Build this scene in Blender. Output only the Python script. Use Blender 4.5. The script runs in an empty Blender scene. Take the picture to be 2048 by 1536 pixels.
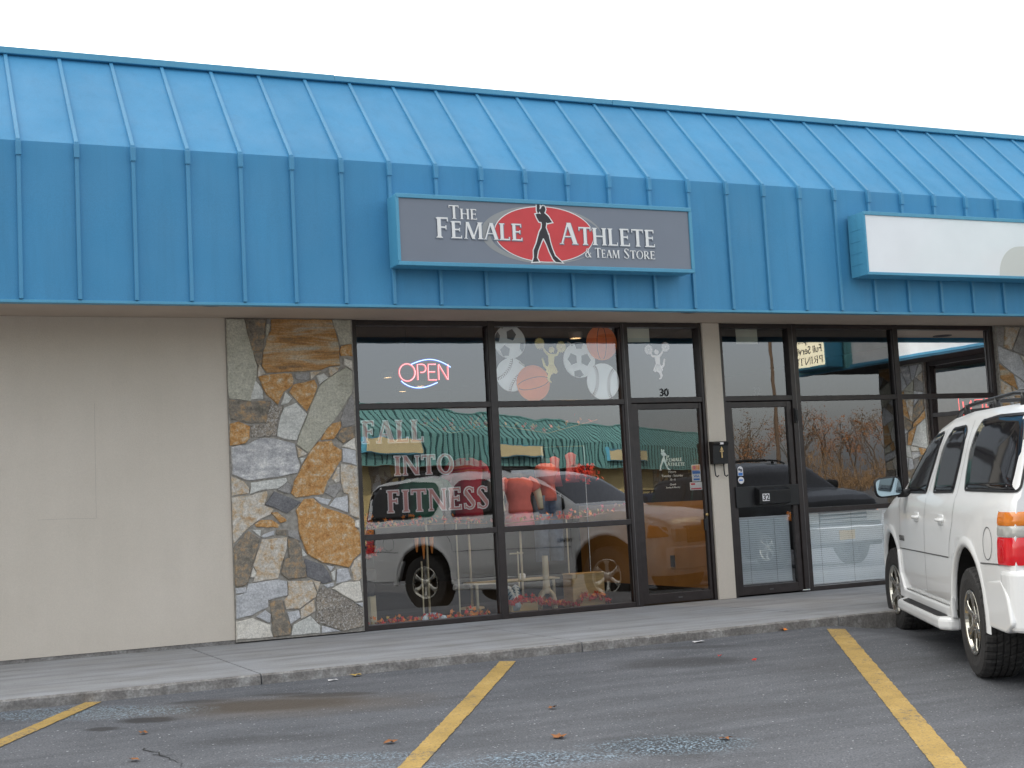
import bpy, bmesh, math, random
from mathutils import Vector, Matrix
R = math.radians
PI = math.pi
random.seed(7)

# ------------------------------------------------------------------ camera, sky, sun, exposure
scn = bpy.context.scene
cam_d = bpy.data.cameras.new("camera")
cam = bpy.data.objects.new("camera", cam_d)
scn.collection.objects.link(cam)
scn.camera = cam
yaw, pitch, roll = 0.4346, 0.0877, -0.0523
fw = Vector((math.sin(yaw) * math.cos(pitch), math.cos(yaw) * math.cos(pitch), math.sin(pitch)))
r0 = Vector((math.cos(yaw), -math.sin(yaw), 0))
u0 = r0.cross(fw)
rt = r0 * math.cos(roll) + u0 * math.sin(roll)
up = u0 * math.cos(roll) - r0 * math.sin(roll)
m = Matrix((rt, up, -fw)).transposed().to_4x4()
m.translation = Vector((0, -12.4498, 1.121))
cam.matrix_world = m
cam_d.sensor_width = 36.0
cam_d.lens = 36.0 * 2735.54 / 2048.0
cam_d.clip_start = 0.05
cam_d.clip_end = 2000.0

SUN_EL, SUN_AZ = R(17.0), R(-31.0)      # azimuth measured from +Y (behind the shops) towards +X
world = bpy.data.worlds.new("World")
scn.world = world
world.use_nodes = True
wn = world.node_tree
for n in list(wn.nodes):
    wn.nodes.remove(n)
sky = wn.nodes.new("ShaderNodeTexSky")
sky.sky_type = 'NISHITA'
sky.sun_disc = False
sky.sun_elevation = SUN_EL
sky.sun_rotation = SUN_AZ
sky.altitude = 40
sky.air_density = 1.0
sky.dust_density = 3.0
sky.ozone_density = 1.0
hs = wn.nodes.new("ShaderNodeHueSaturation")
hs.inputs['Saturation'].default_value = 0.42
bg = wn.nodes.new("ShaderNodeBackground")
bg.inputs['Strength'].default_value = 0.15
wo = wn.nodes.new("ShaderNodeOutputWorld")
wn.links.new(sky.outputs[0], hs.inputs['Color'])
# thin bright cloud, thicker overhead
tc = wn.nodes.new("ShaderNodeTexCoord")
sx = wn.nodes.new("ShaderNodeSeparateXYZ"); wn.links.new(tc.outputs['Generated'], sx.inputs[0])
mpc = wn.nodes.new("ShaderNodeMapping"); mpc.inputs['Scale'].default_value = (1, 1, 3.5); wn.links.new(tc.outputs['Generated'], mpc.inputs[0])
nc = wn.nodes.new("ShaderNodeTexNoise"); nc.inputs['Scale'].default_value = 1.6; nc.inputs['Detail'].default_value = 5; wn.links.new(mpc.outputs[0], nc.inputs['Vector'])
mr = wn.nodes.new("ShaderNodeMapRange"); mr.inputs['From Min'].default_value = 0.02; mr.inputs['From Max'].default_value = 0.55
mr.inputs['To Min'].default_value = 0.25; mr.inputs['To Max'].default_value = 0.98
wn.links.new(sx.outputs['Z'], mr.inputs['Value'])
mu = wn.nodes.new("ShaderNodeMath"); mu.operation = 'MULTIPLY'; wn.links.new(mr.outputs[0], mu.inputs[0])
nr = wn.nodes.new("ShaderNodeMapRange"); nr.inputs['From Min'].default_value = .3; nr.inputs['From Max'].default_value = .7; nr.inputs['To Min'].default_value = .55; nr.inputs['To Max'].default_value = 1.0
wn.links.new(nc.outputs[0], nr.inputs['Value']); wn.links.new(nr.outputs[0], mu.inputs[1]); mu.use_clamp = True
cm = wn.nodes.new("ShaderNodeMix"); cm.data_type = 'RGBA'
wn.links.new(mu.outputs[0], cm.inputs[0]); wn.links.new(hs.outputs[0], cm.inputs[6]); 
sd_ = Vector((math.sin(SUN_AZ) * math.cos(SUN_EL), math.cos(SUN_AZ) * math.cos(SUN_EL), math.sin(SUN_EL)))
dp = wn.nodes.new("ShaderNodeVectorMath"); dp.operation = 'DOT_PRODUCT'; dp.inputs[1].default_value = sd_; wn.links.new(tc.outputs['Generated'], dp.inputs[0])
gl_ = wn.nodes.new("ShaderNodeMapRange"); gl_.interpolation_type = 'SMOOTHSTEP'; gl_.inputs['From Min'].default_value = -.1; gl_.inputs['From Max'].default_value = 1.0; gl_.inputs['To Min'].default_value = .95; gl_.inputs['To Max'].default_value = 2.6
wn.links.new(dp.outputs['Value'], gl_.inputs['Value'])
wr_ = wn.nodes.new("ShaderNodeMix"); wr_.data_type = 'RGBA'; wr_.inputs[6].default_value = (4.15, 4.4, 5.0, 1); wr_.inputs[7].default_value = (4.7, 4.6, 4.3, 1)
wm_ = wn.nodes.new("ShaderNodeMapRange"); wm_.inputs['From Min'].default_value = -.8; wm_.inputs['From Max'].default_value = .7; wn.links.new(dp.outputs['Value'], wm_.inputs['Value']); wn.links.new(wm_.outputs[0], wr_.inputs[0])
cs = wn.nodes.new("ShaderNodeVectorMath"); cs.operation = 'SCALE'; wn.links.new(wr_.outputs[2], cs.inputs[0]); wn.links.new(gl_.outputs[0], cs.inputs['Scale'])
wn.links.new(cs.outputs[0], cm.inputs[7])
wn.links.new(cm.outputs[2], bg.inputs['Color'])
wn.links.new(bg.outputs[0], wo.inputs['Surface'])

sun_d = bpy.data.lights.new("sun", 'SUN')
sun_d.energy = 4.0
sun_d.angle = R(0.6)
sun_d.color = (1.0, 0.86, 0.66)
sun = bpy.data.objects.new("sun", sun_d)
scn.collection.objects.link(sun)
sdir = Vector((math.sin(SUN_AZ) * math.cos(SUN_EL), math.cos(SUN_AZ) * math.cos(SUN_EL), math.sin(SUN_EL)))
sun.rotation_euler = (-sdir).to_track_quat('-Z', 'Y').to_euler()

scn.view_settings.view_transform = 'Standard'
scn.view_settings.look = 'None'
scn.view_settings.gamma = 1.0
scn.view_settings.use_curve_mapping = False
scn.view_settings.exposure = 1.1
scn.cycles.max_bounces = 10
scn.cycles.transparent_max_bounces = 16
scn.cycles.use_denoising = True
scn.cycles.sample_clamp_indirect = 4.0

# ------------------------------------------------------------------ helpers
MATS = {}
def new_mat(name):
    mt = bpy.data.materials.new(name)
    mt.use_nodes = True
    nt = mt.node_tree
    b = nt.nodes['Principled BSDF']
    MATS[name] = mt
    return mt, nt, b

def nd(nt, kind, **kw):
    n = nt.nodes.new(kind)
    for k, v in kw.items():
        if k in n.inputs.keys():
            n.inputs[k].default_value = v
        else:
            setattr(n, k, v)
    return n

def ramp(nt, src, stops):
    r = nt.nodes.new('ShaderNodeValToRGB')
    els = r.color_ramp.elements
    while len(els) < len(stops):
        els.new(0.5)
    for e, (p, c) in zip(els, stops):
        e.position = p
        e.color = (c[0], c[1], c[2], 1) if not isinstance(c, float) else (c, c, c, 1)
    nt.links.new(src, r.inputs[0])
    return r.outputs[0]

def mix(nt, f, a, b, mode='MIX'):
    mx = nt.nodes.new('ShaderNodeMix')
    mx.data_type = 'RGBA'
    mx.blend_type = mode
    for s, v in ((mx.inputs[0], f), (mx.inputs[6], a), (mx.inputs[7], b)):
        if isinstance(v, (int, float)):
            s.default_value = v
        elif isinstance(v, tuple):
            s.default_value = (v[0], v[1], v[2], 1)
        else:
            nt.links.new(v, s)
    return mx.outputs[2]

def noise(nt, vec, scale, detail=4, rough=0.55, dist=0.0):
    n = nt.nodes.new('ShaderNodeTexNoise')
    n.inputs['Scale'].default_value = scale
    n.inputs['Detail'].default_value = detail
    n.inputs['Roughness'].default_value = rough
    n.inputs['Distortion'].default_value = dist
    if vec is not None:
        nt.links.new(vec, n.inputs['Vector'])
    return n.outputs[0]

def coords(nt, scale=None):
    t = nt.nodes.new('ShaderNodeTexCoord').outputs['Object']
    if scale:
        mp = nt.nodes.new('ShaderNodeMapping')
        mp.inputs['Scale'].default_value = scale
        nt.links.new(t, mp.inputs[0])
        t = mp.outputs[0]
    return t

def bump(nt, b, h, dist, strength=1.0, prev=None):
    bp = nt.nodes.new('ShaderNodeBump')
    bp.inputs['Distance'].default_value = dist
    bp.inputs['Strength'].default_value = strength
    nt.links.new(h, bp.inputs['Height'])
    if prev is not None:
        nt.links.new(prev, bp.inputs['Normal'])
    if b is not None:
        nt.links.new(bp.outputs[0], b.inputs['Normal'])
    return bp.outputs[0]

def P(name, col, rough=0.6, metal=0.0, var=0.12, nscale=6.0, bmp=0.0, bscale=60.0, emit=None, es=1.0, coat=0.0, spec=0.5, stretch=None):
    mt, nt, b = new_mat(name)
    c = coords(nt, stretch)
    if var > 0:
        f = noise(nt, c, nscale, 5)
        d = tuple(max(0, x * (1 - var)) for x in col)
        l = tuple(min(1, x * (1 + var)) for x in col)
        nt.links.new(ramp(nt, f, [(0.3, d), (0.7, l)]), b.inputs['Base Color'])
        rr = ramp(nt, noise(nt, c, nscale * 2.3, 3), [(0.3, max(0.02, rough - 0.06)), (0.7, min(1.0, rough + 0.06))])
        nt.links.new(rr, b.inputs['Roughness'])
    else:
        b.inputs['Base Color'].default_value = (*col, 1)
        b.inputs['Roughness'].default_value = rough
    b.inputs['Metallic'].default_value = metal
    b.inputs['Specular IOR Level'].default_value = spec
    b.inputs['Coat Weight'].default_value = coat
    b.inputs['Coat Roughness'].default_value = 0.04
    if bmp:
        bump(nt, b, noise(nt, c, bscale, 4), bmp)
    if emit:
        b.inputs['Emission Color'].default_value = (*emit, 1)
        b.inputs['Emission Strength'].default_value = es
    return mt

def link(o):
    scn.collection.objects.link(o)
    return o

def tag(o, label=None, cat=None, group=None, kind=None):
    if label: o['label'] = label
    if cat: o['category'] = cat
    if group: o['group'] = group
    if kind: o['kind'] = kind
    return o

def thing(name, label, cat, loc=(0, 0, 0), rz=0.0, group=None):
    o = link(bpy.data.objects.new(name, None))
    o.empty_display_size = 0.2
    o.location = loc
    o.rotation_euler = (0, 0, rz)
    return tag(o, label, cat, group)

def obj(name, bm, mats, parent=None, smooth=False, bev=0.0, local=True, seg=2):
    """links a bmesh as ONE mesh object; local=False: geometry is in world coordinates and the parent only translated"""
    me = bpy.data.meshes.new(name)
    bmesh.ops.recalc_face_normals(bm, faces=bm.faces)
    bm.to_mesh(me)
    bm.free()
    for mt in (mats if isinstance(mats, (list, tuple)) else [mats]):
        me.materials.append(MATS[mt] if isinstance(mt, str) else mt)
    if smooth:
        for p in me.polygons:
            p.use_smooth = True
    o = link(bpy.data.objects.new(name, me))
    if parent is not None:
        o.parent = parent
        if not local:
            q, l = parent, Vector((0, 0, 0))
            while q is not None:
                l += q.location
                q = q.parent
            o.location = -l
    if bev:
        md = o.modifiers.new('bevel', 'BEVEL')
        md.width = bev
        md.segments = seg
        md.limit_method = 'ANGLE'
        md.angle_limit = R(40)
    return o

def W(name, bm, mats, parent=None, **k):
    return obj(name, bm, mats, parent, local=False, **k)

def NB():
    return bmesh.new()

def box(bm, x0, x1, y0, y1, z0, z1, mi=0):
    v = [bm.verts.new(p) for p in ((x0, y0, z0), (x1, y0, z0), (x1, y1, z0), (x0, y1, z0), (x0, y0, z1), (x1, y0, z1), (x1, y1, z1), (x0, y1, z1))]
    for f in ((0, 3, 2, 1), (4, 5, 6, 7), (0, 1, 5, 4), (1, 2, 6, 5), (2, 3, 7, 6), (3, 0, 4, 7)):
        fc = bm.faces.new([v[i] for i in f])
        fc.material_index = mi
    return v

def B(x0, x1, y0, y1, z0, z1):
    bm = NB()
    box(bm, x0, x1, y0, y1, z0, z1)
    return bm

def prism(bm, pts, a, b, axis='y', mi=0):
    """closed outline pts (two coordinates) pushed from a to b along axis"""
    def mk(p, t):
        return (p[0], t, p[1]) if axis == 'y' else ((t, p[0], p[1]) if axis == 'x' else (p[0], p[1], t))
    n = len(pts)
    va = [bm.verts.new(mk(p, a)) for p in pts]
    vb = [bm.verts.new(mk(p, b)) for p in pts]
    fs = []
    try:
        fs.append(bm.faces.new(va)); fs.append(bm.faces.new(vb[::-1]))
    except ValueError:
        pass
    for i in range(n):
        fs.append(bm.faces.new((va[i], vb[i], vb[(i + 1) % n], va[(i + 1) % n])))
    for f in fs:
        f.material_index = mi
    return fs

def tube(bm, pts, r, n=8, cap=True, mi=0, closed=False):
    pts = [Vector(p) for p in pts]
    rs = r if isinstance(r, (list, tuple)) else [r] * len(pts)
    rings = []
    ref = None
    for i, p in enumerate(pts):
        if closed:
            d = pts[(i + 1) % len(pts)] - pts[i - 1]
        else:
            d = pts[min(i + 1, len(pts) - 1)] - pts[max(i - 1, 0)]
        d.normalize()
        if ref is None:
            ref = d.orthogonal().normalized()
        ref = (ref - d * ref.dot(d))
        if ref.length < 1e-6:
            ref = d.orthogonal()
        ref.normalize()
        s = d.cross(ref)
        rings.append([bm.verts.new(p + (ref * math.cos(2 * PI * k / n) + s * math.sin(2 * PI * k / n)) * rs[i]) for k in range(n)])
    m_ = len(rings)
    for i in range(m_ if closed else m_ - 1):
        a, b = rings[i], rings[(i + 1) % m_]
        for k in range(n):
            f = bm.faces.new((a[k], a[(k + 1) % n], b[(k + 1) % n], b[k]))
            f.material_index = mi
    if cap and not closed:
        for rg in (rings[0][::-1], rings[-1]):
            f = bm.faces.new(rg); f.material_index = mi

def lathe(bm, prof, n=32, axis='z', c=(0, 0, 0), mi=0):
    """prof = [(radius, height)]"""
    rings = []
    for r_, h in prof:
        rg = []
        for k in range(n):
            a = 2 * PI * k / n
            x, y = r_ * math.cos(a), r_ * math.sin(a)
            p = (x, y, h) if axis == 'z' else (x, h, y)
            rg.append(bm.verts.new((p[0] + c[0], p[1] + c[1], p[2] + c[2])))
        rings.append(rg)
    for a, b in zip(rings[:-1], rings[1:]):
        for k in range(n):
            f = bm.faces.new((a[k], a[(k + 1) % n], b[(k + 1) % n], b[k]))
            f.material_index = mi
    return rings

def ribbon(bm, pts, w, y0, y1, mi=0):
    """flat ribbon in the x-z plane along pts with widths w"""
    ws = w if isinstance(w, (list, tuple)) else [w] * len(pts)
    L, Rr = [], []
    for i, p in enumerate(pts):
        a = pts[max(i - 1, 0)]; b = pts[min(i + 1, len(pts) - 1)]
        dx, dz = b[0] - a[0], b[1] - a[1]
        l = math.hypot(dx, dz) or 1
        nx, nz = -dz / l, dx / l
        L.append((p[0] + nx * ws[i] / 2, p[1] + nz * ws[i] / 2))
        Rr.append((p[0] - nx * ws[i] / 2, p[1] - nz * ws[i] / 2))
    va = [[bm.verts.new((q[0], y, q[1])) for q in side] for side in (L, Rr) for y in (y0, y1)]
    l0, l1, r0_, r1_ = va
    for i in range(len(pts) - 1):
        for q in ((l0[i], l0[i + 1], r0_[i + 1], r0_[i]), (l1[i], r1_[i], r1_[i + 1], l1[i + 1]), (l0[i], l1[i], l1[i + 1], l0[i + 1]), (r0_[i], r0_[i + 1], r1_[i + 1], r1_[i])):
            f = bm.faces.new(q); f.material_index = mi
    for i in (0, -1):
        f = bm.faces.new((l0[i], r0_[i], r1_[i], l1[i])); f.material_index = mi

def circ(cx, cz, rx, rz=None, n=40, a0=0, a1=2 * PI):
    rz = rx if rz is None else rz
    full = abs(a1 - a0 - 2 * PI) < 1e-6
    k = n if full else n + 1
    return [(cx + rx * math.cos(a0 + (a1 - a0) * i / n), cz + rz * math.sin(a0 + (a1 - a0) * i / n)) for i in range(k)]

def text_bm(s, size, font_bold=0.0, ext=0.002, align='LEFT', space=1.0):
    cu = bpy.data.curves.new('txt', 'FONT')
    cu.body = s
    cu.size = size
    cu.extrude = ext
    cu.offset = font_bold
    cu.align_x = align
    cu.space_character = space
    o = bpy.data.objects.new('txt', cu)
    link(o)
    me = bpy.data.meshes.new_from_object(o.evaluated_get(bpy.context.evaluated_depsgraph_get()))
    bm = NB()
    bm.from_mesh(me)
    bpy.data.objects.remove(o)
    bpy.data.curves.remove(cu)
    bpy.data.meshes.remove(me)
    # lay into the x-z plane, facing -y
    for v in bm.verts:
        x, y, z = v.co
        v.co = (x, -z, y)
    return bm

# ---- serif capitals drawn stroke by stroke (height 1); each stroke lies a hair in front of the one before
TK, TN = 0.165, 0.075
def glyph(ch):
    S = []
    def V(x, w=TK, z0=0.0, z1=1.0, top=True, bot=True):
        S.append([(x, z0), (x + w, z0), (x + w, z1), (x, z1)])
        e = 0.06
        if bot: S.append([(x - e, z0), (x + w + e, z0), (x + w + e, z0 + .028), (x + w, z0 + .075), (x, z0 + .075), (x - e, z0 + .028)])
        if top: S.append([(x - e, z1), (x - e, z1 - .028), (x, z1 - .075), (x + w, z1 - .075), (x + w + e, z1 - .028), (x + w + e, z1)])
    def H(x0, x1, z, t=TN):
        S.append([(x0, z), (x1, z), (x1, z + t), (x0, z + t)])
    def D(x0, z0, x1, z1, w):
        S.append([(x0, z0), (x0 + w, z0), (x1 + w, z1), (x1, z1)])
    def tick(x, z, h, w=.045):
        S.append([(x, z), (x + w, z), (x + w, z + h), (x, z + h)])
    def ring(cx, cz, rx, rz, tw, tn, a0, a1, n=18):
        for i in range(n):
            b0, b1 = a0 + (a1 - a0) * i / n, a0 + (a1 - a0) * (i + 1) / n
            S.append([(cx + rx * math.cos(b0), cz + rz * math.sin(b0)), (cx + rx * math.cos(b1), cz + rz * math.sin(b1)),
                      (cx + (rx - tw) * math.cos(b1), cz + (rz - tn) * math.sin(b1)), (cx + (rx - tw) * math.cos(b0), cz + (rz - tn) * math.sin(b0))])
    w = 0.7
    if ch == 'T': V(.3, top=False); H(.02, .72, .94); tick(.02, .82, .13); tick(.675, .82, .13); w = .74
    elif ch == 'H': V(.07); V(.62); H(.2, .63, .48); w = .86
    elif ch == 'E': V(.07); H(.07, .56, .94); H(.07, .5, .49); H(.07, .6, 0); tick(.52, .82, .13); tick(.46, .42, .2); tick(.56, 0, .17); w = .66
    elif ch == 'F': V(.07); H(.07, .56, .94); H(.07, .48, .49); tick(.52, .82, .13); tick(.44, .42, .2); w = .62
    elif ch == 'L': V(.07); H(.07, .58, 0); tick(.54, 0, .19); w = .64
    elif ch == 'I': V(.09); w = .34
    elif ch == 'A':
        D(.04, 0, .36, 1, TN); D(.62, 0, .34, 1, TK + .02); H(.17, .66, .33, .05)
        H(-.02, .16, 0, .03); H(.56, .84, 0, .03); w = .82
    elif ch == 'M':
        D(.07, 0, .14, 1, TN); D(.46, 0, .13, 1, TK); D(.48, 0, .83, 1, TN); V(.84, TK); H(0, .2, 0, .03); w = 1.06
    elif ch == 'N':
        V(.08, TN, top=False); D(.68, 0, .04, 1, TK); V(.76, TN, bot=False); w = .92
    elif ch == 'O': ring(.45, .5, .43, .53, .14, .055, 0, 2 * PI, 32); w = .9
    elif ch == 'P' or ch == 'R':
        V(.07); ring(.26, .73, .34, .27, .13, .055, -PI / 2, PI / 2, 14); H(.12, .28, .945, .055); H(.12, .28, .46, .055)
        w = .64
        if ch == 'R': D(.6, 0, .26, .48, TK); H(.56, .8, 0, .03); w = .78
    elif ch == 'S':
        ring(.28, .755, .24, .265, .07, .055, R(35), R(200), 16)
        ring(.28, .245, .25, .265, .07, .055, R(215), R(380), 16)
        S.append([(.05, .70), (.13, .86), (.52, .32), (.47, .12)][0:4])
        tick(.44, .8, .17); tick(.03, .03, .18); w = .58
    elif ch == 'G': ring(.45, .5, .43, .53, .14, .055, R(40), R(320), 26); V(.68, TK, 0.05, .45, bot=False); w = .88
    elif ch == '&':
        ring(.36, .77, .2, .25, .07, .05, 0, 2 * PI, 20); ring(.33, .27, .3, .3, .12, .055, R(60), R(330), 20)
        D(.68, 0, .2, .72, TK); H(.6, .88, 0, .03); D(.55, .16, .72, .5, .05); H(.6, .84, .49, .03); w = .92
    return S, w

def grow(poly, d):
    """offsets a closed outline outwards by d"""
    n = len(poly)
    ar = sum(poly[i][0] * poly[(i + 1) % n][1] - poly[(i + 1) % n][0] * poly[i][1] for i in range(n))
    sg = 1 if ar > 0 else -1
    out = []
    for i in range(n):
        p0, p1, p2 = poly[i - 1], poly[i], poly[(i + 1) % n]
        def nrm(a, b):
            dx, dz = b[0] - a[0], b[1] - a[1]
            l = math.hypot(dx, dz) or 1e-9
            return (dz / l * sg, -dx / l * sg)
        n1, n2 = nrm(p0, p1), nrm(p1, p2)
        bx, bz = n1[0] + n2[0], n1[1] + n2[1]
        l = math.hypot(bx, bz) or 1e-9
        c_ = max(.45, (n1[0] * bx + n1[1] * bz) / l)
        out.append((p1[0] + bx / l * d / c_, p1[1] + bz / l * d / c_))
    return out

def word(bm, s, x, z, h, y, gap=.06, small=None, wscale=1.0, outline=0.0, tilt=0.0, up=None, mi=0, width=None, th=.004):
    """serif word whose front lies at y; small = height of all letters but the first (small capitals)"""
    tot = 0
    for i, ch in enumerate(s):
        hh = h if (i == 0 or not small) else small
        tot += (.3 if ch == ' ' else glyph(ch)[1] + gap) * hh
    k = wscale if width is None else width / tot
    cx = x
    q = 0
    for i, ch in enumerate(s):
        hh = h if (i == 0 or not small) else small
        if ch == ' ':
            cx += .3 * hh * k; continue
        S, w = glyph(ch)
        for pl in S:
            pts = [(cx + a * hh * k, z + b * hh + (cx - x) * tilt) for a, b in pl]
            if outline:
                pts = grow(pts, outline)
            prism(bm, pts, y - .00004 * (q % 60), y + th, 'y', mi)
            q += 1
        cx += (w + gap) * hh * k
    return cx

# ------------------------------------------------------------------ materials
def blob(nt, c, rx, ry, rot=0.0, rag=0.5, soft=0.35, ns=3.0):
    """a ragged patch mask at a place on the ground"""
    t = nt.nodes.new('ShaderNodeTexCoord').outputs['Object']
    mp = nt.nodes.new('ShaderNodeMapping')
    mp.vector_type = 'TEXTURE'
    mp.inputs['Location'].default_value = (c[0], c[1], 0)
    mp.inputs['Rotation'].default_value = (0, 0, rot)
    mp.inputs['Scale'].default_value = (rx, ry, 1000)
    nt.links.new(t, mp.inputs[0])
    ln = nt.nodes.new('ShaderNodeVectorMath'); ln.operation = 'LENGTH'
    nt.links.new(mp.outputs[0], ln.inputs[0])
    nz = noise(nt, t, ns, 5, .65)
    a = nt.nodes.new('ShaderNodeMath'); a.operation = 'MULTIPLY_ADD'
    nt.links.new(nz, a.inputs[0]); a.inputs[1].default_value = rag * 2; nt.links.new(ln.outputs['Value'], a.inputs[2])
    return _edge(nt, a.outputs[0], 1 + rag, soft)

def _edge(nt, v, mid, soft):
    mr = nt.nodes.new('ShaderNodeMapRange')
    mr.inputs['From Min'].default_value = mid - soft
    mr.inputs['From Max'].default_value = mid + soft
    mr.inputs['To Min'].default_value = 1.0
    mr.inputs['To Max'].default_value = 0.0
    nt.links.new(v, mr.inputs['Value'])
    return mr.outputs[0]

def mathn(nt, op, a, b=None):
    n = nt.nodes.new('ShaderNodeMath'); n.operation = op
    for i, v in enumerate((a, b)):
        if v is None: continue
        if isinstance(v, (int, float)): n.inputs[i].default_value = v
        else: nt.links.new(v, n.inputs[i])
    return n.outputs[0]

# asphalt
mt, nt, b = new_mat('asphalt')
c = coords(nt)
base = ramp(nt, noise(nt, c, 1.1, 5, .6), [(.3, (.100, .105, .116)), (.7, (.135, .139, .151))])
streak = ramp(nt, noise(nt, coords(nt, (0.6, 4.0, 1)), 1.4, 4), [(.35, .82), (.65, 1.12)])
base = mix(nt, 1.0, base, streak, 'MULTIPLY')
grain = noise(nt, c, 95, 3, .7)
base = mix(nt, 1.0, base, ramp(nt, grain, [(.28, .45), (.5, .98), (.72, 1.55)]), 'MULTIPLY')
vo = nt.nodes.new('ShaderNodeTexVoronoi'); vo.inputs['Scale'].default_value = 42; nt.links.new(c, vo.inputs['Vector'])
sp = nt.nodes.new('ShaderNodeSeparateColor'); nt.links.new(vo.outputs['Color'], sp.inputs[0])
isst = mathn(nt, 'GREATER_THAN', sp.outputs[0], .80)
sz = mathn(nt, 'LESS_THAN', vo.outputs['Distance'], .2)
base = mix(nt, mathn(nt, 'MULTIPLY', mathn(nt, 'MULTIPLY', isst, sz), .75), base, (.42, .43, .45))
vo2 = nt.nodes.new('ShaderNodeTexVoronoi'); vo2.inputs['Scale'].default_value = 14; nt.links.new(c, vo2.inputs['Vector'])
sp2 = nt.nodes.new('ShaderNodeSeparateColor'); nt.links.new(vo2.outputs['Color'], sp2.inputs[0])
pit = mathn(nt, 'MULTIPLY', mathn(nt, 'GREATER_THAN', sp2.outputs[1], .8), mathn(nt, 'LESS_THAN', vo2.outputs['Distance'], .1))
base = mix(nt, mathn(nt, 'MULTIPLY', pit, .8), base, (.55, .56, .58))
dark = None
for cx, cy, rx, ry, k in ((2.32, -3.38, .62, .2, .8), (2.75, -3.25, .3, .08, .7), (5.42, -3.5, .5, .22, .5), (1.53, -3.43, .17, .09, .85), (1.22, -3.55, .1, .06, .8), (1.95, -3.0, .2, .06, .6), (2.5, -3.05, .2, .05, .6), (1.9, -3.2, .11, .06, .7),
                         (5.9, -2.95, .4, .08, .45), (3.95, -5.78, .4, .26, .65), (2.0, -4.4, .4, .12, .3), (6.6, -4.4, .8, .35, .25), (4.7, -5.2, .7, .2, .2)):
    q = mathn(nt, 'MULTIPLY', blob(nt, (cx, cy), rx, ry, R(-20), .35, .3, 5), k)
    dark = q if dark is None else mathn(nt, 'MAXIMUM', dark, q)
base = mix(nt, dark, base, (.03, .028, .028))
# faint oil-brown tint and wet patches with blue sky glints painted on their grains
base = mix(nt, mathn(nt, 'MULTIPLY', blob(nt, (2.4, -3.45), .8, .3, R(-20), .5, .5), .35), base, (.16, .115, .07))
wetl = None
for cx, cy, rx, ry, k in ((3.95, -5.78, .40, .20, 1.0), (3.2, -5.70, .40, .16, 1.0), (2.3, -5.1, .42, .10, .8), (1.2, -2.95, .65, .2, .9), (1.75, -5.2, .35, .15, .5), (2.5, -5.6, .5, .22, .6)):
    q = mathn(nt, 'MULTIPLY', blob(nt, (cx, cy), rx, ry, R(-25), .6, .4, 6), k)
    wetl = q if wetl is None else mathn(nt, 'MAXIMUM', wetl, q)
grit = mathn(nt, 'GREATER_THAN', noise(nt, c, 70, 3, .6), .56)
wet_glint = mathn(nt, 'MULTIPLY', wetl, grit)
base = mix(nt, mathn(nt, 'MULTIPLY', wet_glint, .75), base, (.42, .58, .70))
base = mix(nt, mathn(nt, 'MULTIPLY', mathn(nt, 'MULTIPLY', wetl, mathn(nt, 'LESS_THAN', noise(nt, c, 70, 3, .6), .46)), .7), base, (.03, .04, .05))
nt.links.new(base, b.inputs['Base Color'])
ro = nt.nodes.new('ShaderNodeMapRange'); ro.inputs['To Min'].default_value = .86; ro.inputs['To Max'].default_value = .28
nt.links.new(wetl, ro.inputs['Value']); nt.links.new(ro.outputs[0], b.inputs['Roughness'])
n1 = bump(nt, None, grain, .004)
bump(nt, b, vo.outputs['Distance'], .003, 1.0, n1)

# concrete of the walk
mt, nt, b = new_mat('concrete')
c = coords(nt)
base = ramp(nt, noise(nt, coords(nt, (.5, 3.2, 1)), 1.6, 5, .6), [(.3, (.25, .25, .25)), (.5, (.33, .335, .345)), (.72, (.40, .405, .415))])
base = mix(nt, .5, base, ramp(nt, noise(nt, c, 60, 4, .7), [(.3, .7), (.7, 1.25)]), 'MULTIPLY')
base = mix(nt, .6, base, ramp(nt, noise(nt, c, 2.2, 3), [(.35, (.86, .84, .8)), (.65, (1.06, 1.07, 1.1))]), 'MULTIPLY')
vo = nt.nodes.new('ShaderNodeTexVoronoi'); vo.inputs['Scale'].default_value = 9; nt.links.new(c, vo.inputs['Vector'])
sp = nt.nodes.new('ShaderNodeSeparateColor'); nt.links.new(vo.outputs['Color'], sp.inputs[0])
spot = mathn(nt, 'MULTIPLY', mathn(nt, 'GREATER_THAN', sp.outputs[0], .85), mathn(nt, 'LESS_THAN', vo.outputs['Distance'], .09))
base = mix(nt, mathn(nt, 'MULTIPLY', spot, .6), base, (.06, .05, .045))
nt.links.new(base, b.inputs['Base Color'])
b.inputs['Roughness'].default_value = .8
bump(nt, b, noise(nt, c, 90, 4, .7), .002)

mt, nt, b = new_mat('kerb_concrete')
c = coords(nt)
base = ramp(nt, noise(nt, c, 7, 6, .7), [(.3, (.17, .16, .15)), (.5, (.27, .255, .24)), (.7, (.46, .45, .43))])
base = mix(nt, .6, base, ramp(nt, noise(nt, c, 55, 4, .7), [(.35, .5), (.7, 1.35)]), 'MULTIPLY')
nt.links.new(base, b.inputs['Base Color']); b.inputs['Roughness'].default_value = .9
bump(nt, b, noise(nt, c, 40, 6, .75), .012)

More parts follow.
